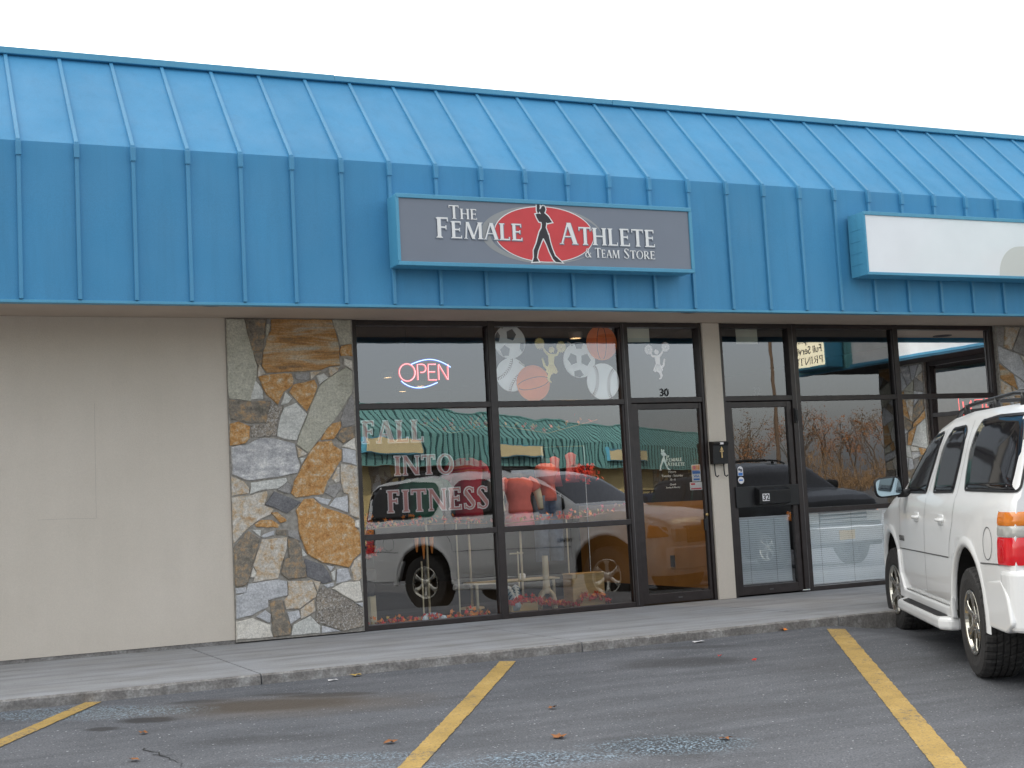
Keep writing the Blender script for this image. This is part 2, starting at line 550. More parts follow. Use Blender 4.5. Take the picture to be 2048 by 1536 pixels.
# worn yellow paint
mt, nt, b = new_mat('line_paint')
c = coords(nt)
base = ramp(nt, noise(nt, c, 4, 5, .65), [(.3, (.38, .25, .07)), (.6, (.50, .33, .10)), (.75, (.56, .40, .16))])
base = mix(nt, .6, base, ramp(nt, noise(nt, c, 80, 3, .7), [(.3, .65), (.65, 1.15)]), 'MULTIPLY')
worn = mathn(nt, 'MAXIMUM', mathn(nt, 'GREATER_THAN', noise(nt, c, 55, 4, .75), .60), mathn(nt, 'MULTIPLY', mathn(nt, 'GREATER_THAN', noise(nt, c, 34, 5, .8), .54), mathn(nt, 'GREATER_THAN', noise(nt, c, 2.4, 3, .6), .56)))
base = mix(nt, mathn(nt, 'MULTIPLY', worn, .75), base, (.12, .11, .1))
crk = mathn(nt, 'GREATER_THAN', noise(nt, coords(nt, (3, 14, 1)), 4, 5, .75), .66)
base = mix(nt, mathn(nt, 'MULTIPLY', crk, .45), base, (.2, .15, .09))
nt.links.new(base, b.inputs['Base Color']); b.inputs['Roughness'].default_value = .8
bump(nt, b, noise(nt, c, 95, 3, .7), .003)

# stucco
mt, nt, b = new_mat('stucco')
c = coords(nt)
base = ramp(nt, noise(nt, c, .7, 5, .6), [(.3, (.61, .55, .465)), (.7, (.67, .605, .52))])
base = mix(nt, .25, base, ramp(nt, noise(nt, c, 120, 3, .6), [(.3, .8), (.7, 1.15)]), 'MULTIPLY')
base = mix(nt, .12, base, ramp(nt, noise(nt, coords(nt, (4, 4, .5)), 1.5, 4), [(.35, .86), (.6, 1.04)]), 'MULTIPLY')
nt.links.new(base, b.inputs['Base Color']); b.inputs['Roughness'].default_value = .9
bump(nt, b, noise(nt, c, 110, 4, .75), .0028)

# painted sheet metal
def metal_paint(name, col, rough=.42):
    mt, nt, b = new_mat(name)
    c = coords(nt)
    f = noise(nt, coords(nt, (1.2, 1, .35)), 1.3, 4)
    base = ramp(nt, f, [(.3, tuple(x * .93 for x in col)), (.7, tuple(min(1, x * 1.06) for x in col))])
    base = mix(nt, .35, base, ramp(nt, noise(nt, c, 170, 2, .5), [(.35, .82), (.65, 1.16)]), 'MULTIPLY')
    base = mix(nt, .5, base, ramp(nt, noise(nt, coords(nt, (9, 9, .6)), 1.2, 5, .7), [(.28, .86), (.5, 1.0)]), 'MULTIPLY')
    nt.links.new(base, b.inputs['Base Color'])
    nt.links.new(ramp(nt, noise(nt, c, 3, 4), [(.3, rough - .06), (.7, rough + .1)]), b.inputs['Roughness'])
    n1 = bump(nt, None, noise(nt, coords(nt, (2.2, 2, .8)), 1.0, 2), .012)
    bump(nt, b, noise(nt, c, 240, 2), .0004, 1.0, n1)
metal_paint('blue_metal', (.055, .27, .49), .6)
metal_paint('blue_rib', (.065, .28, .48), .45)
metal_paint('blue_trim', (.085, .33, .50), .42)
metal_paint('teal_metal', (.19, .44, .44), .5)
metal_paint('teal_rib_shade', (.015, .07, .08), .6)  # far roof ribs: their shadow side is put into the dark colour

P('shaded_soffit', (.05, .045, .04), .9)  # wing soffit, with the deep shade under the canopy in its colour
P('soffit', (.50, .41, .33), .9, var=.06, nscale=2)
P('soffit_pale', (.86, .85, .82), .8, var=.05)
P('black_hole', (.012, .012, .012), .7, var=0)
P('bronze_frame', (.030, .023, .022), .38, metal=.0, var=.25, nscale=9, bmp=.0006, bscale=200)
P('bronze_edge', (.16, .15, .15), .35, metal=.6, var=.2)
P('wall_line', (.36, .33, .29), .9, var=0)
P('mortar', (.32, .30, .265), .95, var=.3, nscale=25, bmp=.006, bscale=70)
P('roofing', (.10, .10, .10), .9, var=.2)
P('wall_back', (.40, .37, .33), .9)

def stone(name, cols, ns, sc=None, spk=0.0, bp=.006):
    mt, nt, b = new_mat(name)
    c = coords(nt, sc)
    o = coords(nt)
    base = ramp(nt, noise(nt, c, ns, 7, .68, .4), cols)
    base = mix(nt, .85, base, ramp(nt, noise(nt, o, 62, 5, .8), [(.28, .5), (.5, 1.0), (.72, 1.5)]), 'MULTIPLY')
    base = mix(nt, .6, base, ramp(nt, noise(nt, coords(nt, (1.2, 1, 4.5)), 6, 5, .7, .5), [(.3, (.78, .76, .74)), (.6, (1.12, 1.1, 1.06))]), 'MULTIPLY')
    if spk:
        base = mix(nt, mathn(nt, 'MULTIPLY', mathn(nt, 'GREATER_THAN', noise(nt, o, 62, 4, .8), .56), spk), base, (.55, .54, .52))
        base = mix(nt, mathn(nt, 'MULTIPLY', mathn(nt, 'LESS_THAN', noise(nt, o, 48, 4, .8), .43), spk), base, (.07, .06, .05))
    nt.links.new(base, b.inputs['Base Color']); b.inputs['Roughness'].default_value = .85
    n1 = bump(nt, None, noise(nt, o, 16, 5, .7), bp)
    bump(nt, b, noise(nt, o, 80, 4, .7), .003, 1.0, n1)
stone('stone_olive', [(.3, (.38, .37, .30)), (.7, (.56, .55, .47))], 3)
stone('stone_dark', [(.32, (.13, .12, .10)), (.5, (.25, .22, .18)), (.64, (.42, .28, .15))], 14)
stone('stone_slate', [(.3, (.12, .12, .13)), (.7, (.22, .22, .23))], 9)
stone('stone_grey', [(.3, (.26, .25, .24)), (.7, (.38, .37, .36))], 6)
stone('stone_pale', [(.3, (.50, .51, .48)), (.7, (.70, .70, .67))], 4)
stone('stone_vein', [(.34, (.33, .33, .35)), (.47, (.46, .46, .47)), (.56, (.60, .60, .60)), (.64, (.74, .73, .70))], 7, (1, 1, 1.9))
stone('stone_rust', [(.30, (.30, .13, .04)), (.44, (.50, .26, .09)), (.54, (.54, .33, .15)), (.66, (.62, .54, .42))], 17)
stone('stone_band', [(.34, (.22, .15, .09)), (.45, (.44, .23, .08)), (.53, (.50, .34, .19)), (.62, (.46, .42, .34))], 4.5, (.35, 1, 3.0))
stone('stone_tan', [(.32, (.44, .28, .15)), (.44, (.54, .44, .32)), (.54, (.55, .51, .45)), (.64, (.66, .63, .58))], 14)
stone('stone_cream', [(.3, (.62, .59, .52)), (.7, (.78, .75, .69))], 6, None, .12)
stone('stone_blue', [(.3, (.42, .43, .45)), (.7, (.62, .63, .65))], 6)
stone('stone_speckle', [(.3, (.20, .18, .16)), (.6, (.34, .30, .25)), (.75, (.42, .32, .22))], 9, None, .75, .012)
STM = ['mortar', 'stone_olive', 'stone_dark', 'stone_slate', 'stone_grey', 'stone_pale', 'stone_vein', 'stone_rust', 'stone_band', 'stone_tan', 'stone_cream', 'stone_blue', 'stone_speckle']
STI = dict(o=1, d=2, D=3, g=4, w=5, W=6, r=7, R=8, t=9, c=10, b=11, k=12)

# window glass: real mirror reflection over a see-through pane, with the gentle waves of big panes
def glass(name, tint, fac, wave, seed=0.0, fk=1.6):
    mt = bpy.data.materials.new(name); mt.use_nodes = True; MATS[name] = mt
    nt = mt.node_tree
    for n in list(nt.nodes): nt.nodes.remove(n)
    out = nt.nodes.new('ShaderNodeOutputMaterial')
    tr = nt.nodes.new('ShaderNodeBsdfTransparent'); tr.inputs[0].default_value = (*tint, 1)
    gl = nt.nodes.new('ShaderNodeBsdfAnisotropic') if False else nt.nodes.new('ShaderNodeBsdfGlossy')
    gl.inputs['Roughness'].default_value = 0.0
    gl.inputs['Color'].default_value = (.97, .98, 1, 1)
    fr = nt.nodes.new('ShaderNodeFresnel'); fr.inputs['IOR'].default_value = 1.5
    f = mathn(nt, 'MULTIPLY_ADD', fr.outputs[0], fk); f.node.inputs[2].default_value = fac
    f = mathn(nt, 'MINIMUM', f, 1.0)
    ms = nt.nodes.new('ShaderNodeMixShader')
    nt.links.new(f, ms.inputs[0]); nt.links.new(tr.outputs[0], ms.inputs[1]); nt.links.new(gl.outputs[0], ms.inputs[2])
    if wave:
        t = nt.nodes.new('ShaderNodeTexCoord').outputs['Object']
        mp = nt.nodes.new('ShaderNodeMapping'); mp.inputs['Location'].default_value = (seed, seed, seed); nt.links.new(t, mp.inputs[0])
        n1 = bump(nt, None, noise(nt, mp.outputs[0], 1.1, 1, .4), .0005 * wave)
        n2 = bump(nt, None, noise(nt, mp.outputs[0], 4.5, 1, .4), .0003 * wave, 1.0, n1)
        nt.links.new(n2, gl.inputs['Normal'])
    nt.links.new(ms.outputs[0], out.inputs[0])
glass('glass_wavy', (.97, .98, .97), .11, 1.0)
glass('glass_door', (.92, .93, .90), .045, .25, 3.0)
glass('glass_dark', (.98, .99, .99), .10, .5, 9.0)
glass('glass_wing', (.7, .7, .7), .02, .4, 5.0, .25)
glass('car_window', (.16, .17, .18), .10, 0)

P('white_plastic', (.72, .74, .76), .45, var=.03)
P('blind_slat', (.90, .97, 1.0), .5, var=.02)
P('sign_grey', (.165, .19, .235), .35, var=.05, nscale=1.5, coat=.3)
P('sign_blank', (.85, .86, .88), .35, var=.03, nscale=2, coat=.3)
P('sign_mark', (.66, .66, .62), .4, var=0)
P('letter_white', (.82, .82, .80), .45, var=.03)
P('letter_shadow', (.22, .26, .32), .5, var=0)
P('logo_red', (.62, .045, .05), .4, var=.06)
P('logo_grey', (.30, .31, .31), .4, var=0)
P('logo_black', (.018, .014, .018), .4, var=0)
P('digit_black', (.02, .022, .025), .5, var=0)
P('cream_sign', (.80, .70, .42), .4, var=.03)
P('cream_sun_glow', (.80, .72, .48), .4, var=.03, emit=(1.0, .90, .62), es=1.7)  # wing sign face: added glow stands in for sunlight on it
P('paper', (.60, .62, .54), .9, var=.05)
P('ball_white', (.95, .97, .98), .7, var=.04)
P('ball_grey', (.13, .14, .16), .7, var=.08)
P('ball_orange', (.95, .27, .07), .7, var=.12, nscale=4)
P('ball_line', (.07, .03, .03), .7, var=0)
P('stitch', (.16, .09, .10), .7, var=0)
P('gold_paper', (.98, .80, .34), .5, var=.12)
P('tape', (.5, .5, .45), .4, var=0)
P('rose_fill', (.64, .30, .28), .6, var=.06)
P('win_outline', (.92, .86, .86), .6, var=0)
P('neon_red', (.3, .02, .02), .4, var=0, emit=(1.0, .06, .07), es=.42)
P('neon_pink', (1, .7, .7), .4, var=0, emit=(1.0, .42, .46), es=1.0)
P('neon_blue', (.02, .05, .3), .4, var=0, emit=(.01, .08, .9), es=.45)
P('neon_pale', (.8, .9, 1), .4, var=0, emit=(.50, .80, 1.0), es=1.1)
P('neon_dim', (.8, .1, .1), .4, var=0, emit=(1.0, .08, .07), es=1.2)
P('lamp_glow', (1, .8, .5), .4, var=0, emit=(1.0, .62, .30), es=14)
P('lamp_ring', (.5, .5, .48), .4)
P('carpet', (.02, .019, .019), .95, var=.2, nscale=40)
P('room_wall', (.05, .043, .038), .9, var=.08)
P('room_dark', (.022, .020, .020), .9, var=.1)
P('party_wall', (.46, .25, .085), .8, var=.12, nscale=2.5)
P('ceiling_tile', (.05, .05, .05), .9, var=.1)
P('wood_pale', (.62, .44, .20), .6, var=.16, nscale=5, stretch=(1, 1, 8))
P('wood_cream', (.62, .55, .38), .55, var=.1, nscale=8)
P('cloth_green', (.02, .12, .07), .9, var=.15, bmp=.003, bscale=30)
P('cloth_darkred', (.34, .012, .04), .9, var=.15, bmp=.003, bscale=30)
P('cloth_coral', (.78, .16, .12), .9, var=.12, bmp=.004, bscale=22)
P('cloth_pink', (.72, .15, .18), .9, var=.12, bmp=.004, bscale=22)
P('denim', (.12, .17, .26), .9, var=.25, nscale=18, bmp=.003)
P('neck_dark', (.02, .02, .02), .8, var=0)
P('chrome', (.62, .62, .62), .18, metal=1.0, var=.05)
P('shoe_white', (.62, .72, .78), .5, var=.1)
P('shoe_blue', (.06, .16, .25), .5, var=.1)
P('leaf_red', (.62, .03, .02), .7, var=.3, nscale=14)
P('leaf_orange', (.80, .24, .03), .7, var=.25, nscale=14)
P('leaf_brown', (.30, .12, .04), .8, var=.25, nscale=14)
P('leaf_yellow', (.55, .36, .08), .8, var=.25, nscale=14)
P('card_orange', (.75, .25, .05), .5, var=0)
P('card_red', (.70, .06, .08), .5, var=0)
P('card_blue', (.05, .20, .55), .5, var=0)
P('card_white', (.80, .78, .78), .5, var=.02)
P('black_plastic', (.012, .012, .013), .4, var=.1)
P('brass', (.45, .32, .14), .35, metal=.7)

# vehicles
P('paint_white', (.87, .872, .865), .32, var=0, coat=.7)
P('paint_silver', (.08, .077, .077), .5, metal=.1, var=0, coat=.1)
P('paint_black', (.010, .011, .014), .3, var=0, coat=.25, spec=.3)
P('paint_navy', (.012, .02, .05), .3, var=0, coat=.25, spec=.3)
P('paint_red', (.25, .01, .012), .3, var=0, coat=1.0)
P('underbody', (.012, .011, .011), .9, var=.2)
P('trim_black', (.014, .014, .015), .5, var=.15)
P('trim_grey', (.10, .10, .10), .6, var=.1)
mt, nt, b = new_mat('tyre')
c = coords(nt)
nt.links.new(ramp(nt, noise(nt, c, 30, 5, .7), [(.3, (.016, .015, .015)), (.7, (.042, .040, .039))]), b.inputs['Base Color'])
b.inputs['Roughness'].default_value = .8
bump(nt, b, noise(nt, c, 60, 4, .7), .003)
P('alloy', (.60, .58, .52), .22, metal=1.0, var=.08)
P('alloy_dark', (.06, .06, .06), .5, metal=.6, var=.1)
P('privacy_glass', (.014, .014, .016), .06, var=0, spec=.5)
P('gasket', (.01, .01, .011), .5, var=0)
P('mirror', (.34, .44, .50), .02, metal=1.0, var=0)
P('lens_red', (.55, .006, .012), .12, var=.1, nscale=18, coat=1.0, emit=(.5, 0, .01), es=.12)
P('lens_amber', (.75, .22, .02), .12, var=.1, nscale=18, coat=1.0)
P('lens_clear', (.45, .45, .42), .10, var=.15, nscale=22, coat=1.0)
P('gap_dark', (.05, .05, .052), .6, var=0)
P('plate_gold', (.70, .42, .05), .5, var=.05)
P('bark', (.09, .07, .055), .95, var=.3, nscale=12, bmp=.01, bscale=30)
P('autumn_leaf', (.26, .11, .035), .9, var=.35, nscale=2)
P('autumn_leaf_tan', (.17, .11, .06), .9, var=.35, nscale=2)
P('far_wall', (.62, .52, .27), .85, var=.05, nscale=1)
P('far_wall_brown', (.26, .16, .08), .85, var=.2, nscale=2)
P('far_grass', (.10, .085, .04), .95, var=.3, nscale=.5)
P('pole_wood', (.10, .07, .05), .9, var=.2)

# ------------------------------------------------------------------ ground, walk, parking lines
def gz(y, x=0.0):
    pts = [(-400, .3), (-120, .3), (-34, .1), (-22, -.50), (-12, -.56), (-11, -.533), (-2.6, -.075), (400, -.075)]
    z = -.075
    for (a, za), (b_, zb) in zip(pts[:-1], pts[1:]):
        if a <= y <= b_:
            z = za + (zb - za) * (y - a) / (b_ - a)
    # shallow dip of the gutter toward the right
    if y > -5.0 and x > 6.6:
        u = max(0, min(1, (x - 7.40) / .75)); u = u * u * (3 - 2 * u)
        v = min(1, (y + 5.0) / 1.9); v = v * v * (3 - 2 * v)
        z -= .075 * u * v * (1 if x < 14 else max(0, (16 - x) / 2))
    return z
bm = NB()
ys = [-400, -120, -60, -34, -28, -22, -16, -12, -11, -9, -7, -6] + [-5 + .1 * i for i in range(25)] + [-2.55, 0, 40, 400]
xs = [-400, -60, -10, 0, 3, 5, 6.5] + [6.6 + .1 * i for i in range(18)] + [9, 10, 12, 14, 15, 16, 20, 60, 400]
gr = [[bm.verts.new((x, y, gz(y, x))) for x in xs] for y in ys]
for i in range(len(ys) - 1):
    for j in range(len(xs) - 1):
        bm.faces.new((gr[i][j], gr[i][j + 1], gr[i + 1][j + 1], gr[i + 1][j]))
tag(obj('asphalt_lot', bm, 'asphalt'), kind='structure')

# sidewalk: top slab and a chipped kerb edge, with joints
t_walk = tag(obj('sidewalk', NB(), 'concrete'), kind='structure')
bpy.data.objects.remove(t_walk)
rnd = random.Random(3)
bm = NB()
jx = [-7.7, -5.15, -2.6, -.05, 2.47, 5.06, 7.6, 10.15, 12.7, 16.0]
for a, b_ in zip(jx[:-1], jx[1:]):
    n = int((b_ - a) / .03)
    top, edge, bot = [], [], []
    ph = rnd.random() * 10
    for i in range(n + 1):
        x = a + .006 + (b_ - a - .012) * i / n
        ch = max(0, math.sin(x * 3.1 + ph) * .5 + math.sin(x * 8.7 + ph * 2) * .35 + math.sin(x * 1.3) * .4 - .35) * (.004 + rnd.random() * .016)
        k = -2.585 + .02 * math.sin(x * .8)
        top.append(bm.verts.new((x, k + .004 + ch * 1.4, .0)))
        edge.append(bm.verts.new((x, k - .018 + rnd.uniform(-.002, .002), -.012 - ch)))
        bot.append(bm.verts.new((x, k - .028 + rnd.uniform(-.002, .002), -.24)))
    back = [bm.verts.new((v.co.x, .02, 0)) for v in top]
    for i in range(n):
        bm.faces.new((top[i], top[i + 1], back[i + 1], back[i])).material_index = 0
        bm.faces.new((edge[i], edge[i + 1], top[i + 1], top[i])).material_index = 1
        bm.faces.new((bot[i], bot[i + 1], edge[i + 1], edge[i])).material_index = 1
    # ends into the joint
    for i in (0, -1):
        lo = [bm.verts.new((v.co.x, v.co.y, -.24)) for v in (back[i],)][0]
        bm.faces.new((back[i], top[i], edge[i], bot[i], lo))
box(bm, -7.7, 16.0, -2.5, .02, -.24, -.045, 2)
tag(obj('sidewalk', bm, ['concrete', 'kerb_concrete', 'black_hole']), kind='structure')

def stripe(pa, pb, w0, label):
    """painted stall line from the kerb end pa to pb with ragged edges"""
    bm = NB()
    a, b_ = Vector(pa), Vector(pb)
    d = (b_ - a); L = d.length; d.normalize(); nrm = Vector((-d.y, d.x))
    n = max(8, int(L / .035)); rr = random.Random(int(pa[0] * 100))
    prev = None
    w1 = w2 = w0 / 2
    for i in range(n + 1):
        p = a + d * (L * i / n)
        w1 = w0 / 2 + rr.uniform(-.004, .004) ; w2 = w0 / 2 + rr.uniform(-.004, .004)
        l, r_ = p + nrm * w1, p - nrm * w2
        q = (bm.verts.new((l.x, l.y, gz(l.y, l.x) + .005)), bm.verts.new((r_.x, r_.y, gz(r_.y, r_.x) + .005)))
        if prev:
            bm.faces.new((prev[0], q[0], q[1], prev[1]))
        prev = q
    tag(obj('parking_line', bm, 'line_paint'), kind='structure')
def sd(a, b_): return Vector((b_[0] - a[0], b_[1] - a[1])).normalized()
for a, b_, w in (((4.362, -2.714), (2.515, -5.505), .125), ((7.404, -2.81), (4.865, -6.957), .155), ((1.304, -2.60), (.624, -3.645), .11), ((10.45, -2.9), (7.9, -7.1), .15)):
    dv = sd(a, b_)
    stripe(a, (a[0] + dv.x * 5.6, a[1] + dv.y * 5.6), w, '')

# branching crack near the lower left
bm = NB(); rr = random.Random(14)
for pa, n_, ang_ in (((1.36, -4.25), 15, R(-80)), ((1.37, -4.45), 4, R(-25))):
    p = Vector(pa); w_ = .006; prev = None
    for i in range(n_):
        ang2 = ang_ + rr.uniform(-.7, .7); nr_ = Vector((-math.sin(ang2), math.cos(ang2)))
        w_ = .0045 * (1 - i / n_) + .0012
        q = [bm.verts.new((a.x, a.y, gz(a.y) + .003)) for a in (p + nr_ * w_, p - nr_ * w_)]
        if prev: bm.faces.new((prev[0], q[0], q[1], prev[1]))
        prev = q; p = p + Vector((math.cos(ang2), math.sin(ang2))) * .045
tag(obj('asphalt_crack', bm, 'black_hole'), kind='structure')

# ------------------------------------------------------------------ building kit (local axes: x along the front, -y to the street)
PROF = [(-1.12, 2.93), (-1.111, 4.227), (-.098, 5.267)]
def mansard(e, x0, x1, ribs, mm, mr, mtr, rw=.016, fn=obj):
    bm = NB()
    o = [PROF[0], PROF[1], PROF[2], (.25, 5.267), (.25, 5.1), (-.06, 5.1), (-.95, 4.15), (-.95, 2.97), (-1.06, 2.97), (-1.06, 2.93)]
    prism(bm, o, x0, x1, 'x')
    fn('mansard_roof', bm, mm, e)
    bm = NB()
    for x in ribs:
        a, b_ = x - rw, x + rw
        o = [(-1.118, 2.94), (-1.150, 2.94), (-1.143, 4.235), (-.13, 5.262), (-.098, 5.262), (-1.109, 4.224)]
        prism(bm, o, a, b_, 'x')
        box(bm, a - .005, b_ + .005, -1.156, -1.11, 4.10, 4.215)
    fn('standing_seams', bm, mr, e, bev=.003, seg=1)
    bm = NB()
    x = x0; i = 0
    while x < x1:
        q = min(x + 3.05, x1)
        d = .003 * (i % 2)
        box(bm, x, q, -.150 - d, .27, 5.262 - d, 5.318 + d)
        x = q; i += 1
    fn('roof_cap', bm, mtr, e, bev=.006)
    bm = NB()
    box(bm, x0, x1, -1.136, -1.05, 2.912, 2.936)
    fn('drip_edge', bm, mtr, e, bev=.003)

def cut(poly, p, n):
    """splits a convex outline by the line through p with normal n"""
    A, Bp = [], []
    k = len(poly)
    for i in range(k):
        a, b_ = poly[i], poly[(i + 1) % k]
        da = (a[0] - p[0]) * n[0] + (a[1] - p[1]) * n[1]
        db = (b_[0] - p[0]) * n[0] + (b_[1] - p[1]) * n[1]
        (A if da >= 0 else Bp).append(a)
        if da * db < 0:
            t = da / (da - db)
            q = (a[0] + (b_[0] - a[0]) * t, a[1] + (b_[1] - a[1]) * t)
            A.append(q); Bp.append(q)
    return A, Bp

def area(p):
    return abs(sum(p[i][0] * p[(i + 1) % len(p)][1] - p[(i + 1) % len(p)][0] * p[i][1] for i in range(len(p)))) / 2

def rubble(x0, x1, z0, z1, seed, amin=.03):
    rr = random.Random(seed)
    todo, done = [[(x0, z0), (x1, z0), (x1, z1), (x0, z1)]], []
    while todo:
        p = todo.pop()
        if area(p) < amin * rr.choice((.35, 1, 1, 2.6)):
            done.append(p); continue
        cx = sum(q[0] for q in p) / len(p); cz = sum(q[1] for q in p) / len(p)
        w = max(q[0] for q in p) - min(q[0] for q in p); h = max(q[1] for q in p) - min(q[1] for q in p)
        th = (0 if w > h else PI / 2) + rr.uniform(-.6, .6)
        a, b_ = cut(p, (cx + rr.uniform(-.15, .15) * w, cz + rr.uniform(-.15, .15) * h), (math.cos(th), math.sin(th)))
        if len(a) < 3 or len(b_) < 3: done.append(p); continue
        todo += [a, b_]
    return [(rr.choice('oooddgwWrrRttcbbk'), grow(p, -.009)) for p in done]

def stonework(name, stones, x0, x1, z0, z1, e, fn, y=-.045, traced=False):
    bm = NB()
    box(bm, x0, x1, y, .14, z0, z1, 0)
    rr = random.Random(5)
    for c, pts in stones:
        d = rr.uniform(.009, .02)
        pts2 = []
        for i in range(len(pts)):                       # rough edges: add jittered points between corners
            a, b_ = pts[i], pts[(i + 1) % len(pts)]
            L = math.hypot(b_[0] - a[0], b_[1] - a[1])
            k = max(1, int(L / .05))
            for j in range(k):
                t = j / k
                jx_, jz_ = (rr.uniform(-.004, .004), rr.uniform(-.004, .004)) if L > .03 else (0, 0)
                pts2.append((a[0] + (b_[0] - a[0]) * t + jx_, a[1] + (b_[1] - a[1]) * t + jz_))
        inner = grow(pts2, -.006)
        n = len(pts2)
        tl, tr_ = rr.uniform(-.006, .006), rr.uniform(-.005, .005)
        cx = sum(p[0] for p in pts2) / n; cz = sum(p[1] for p in pts2) / n
        v0 = [bm.verts.new((p[0], y + .001, p[1])) for p in pts2]
        v1 = [bm.verts.new((p[0], y - d * .7, p[1])) for p in pts2]
        v2 = [bm.verts.new((p[0], y - d + tl * (p[0] - cx) / .2 + tr_ * (p[1] - cz) / .2, p[1])) for p in inner]
        for r_a, r_b in ((v0, v1), (v1, v2)):
            for i in range(n):
                bm.faces.new((r_a[i], r_a[(i + 1) % n], r_b[(i + 1) % n], r_b[i])).material_index = STI[c]
        f = bm.faces.new(v2[::-1]); f.material_index = STI[c]
    return fn(name, bm, STM, e)

# ------------------------------------------------------------------ the shops
bld = thing('strip_mall', 'blue metal roofed row of shops with flagstone pillars and dark framed windows', 'building', (0, 0, 0))
RIBS = [1.0211 + .4472 * i for i in range(-20, 33)]
mansard(bld, -8.2, 14.82, [x for x in RIBS if x < 13.6], 'blue_metal', 'blue_rib', 'blue_trim')
obj('flat_roof', B(-8.2, 14.8, .25, 12, 4.95, 5.1), 'roofing', bld)
obj('back_wall', B(-8.2, 14.8, 11.85, 12, -.1, 4.95), 'wall_back', bld)
obj('end_wall', B(-8.2, -8.05, -.03, 11.85, -.1, 4.95), 'wall_back', bld)
obj('soffit', B(-8.2, 13.7, -1.05, .3, 2.966, 2.99), 'soffit', bld)
obj('upper_wall', B(-8.2, 14.8, .02, .2, 2.99, 5.1), 'wall_back', bld)
for x, y in ((-2.24, -.84), (2.6, -.85), (7.43, -.83), (12.27, -.83)):
    bm = NB()
    lathe(bm, [(.115, 2.967), (.115, 2.957), (.088, 2.957), (.085, 2.962)], 28, 'z', (x, y, 0), 0)
    r_ = lathe(bm, [(.086, 2.9615), (.001, 2.9618)], 28, 'z', (x, y, 0), 1)
    obj('recessed_downlight', bm, ['trim_grey', 'black_hole'], bld)
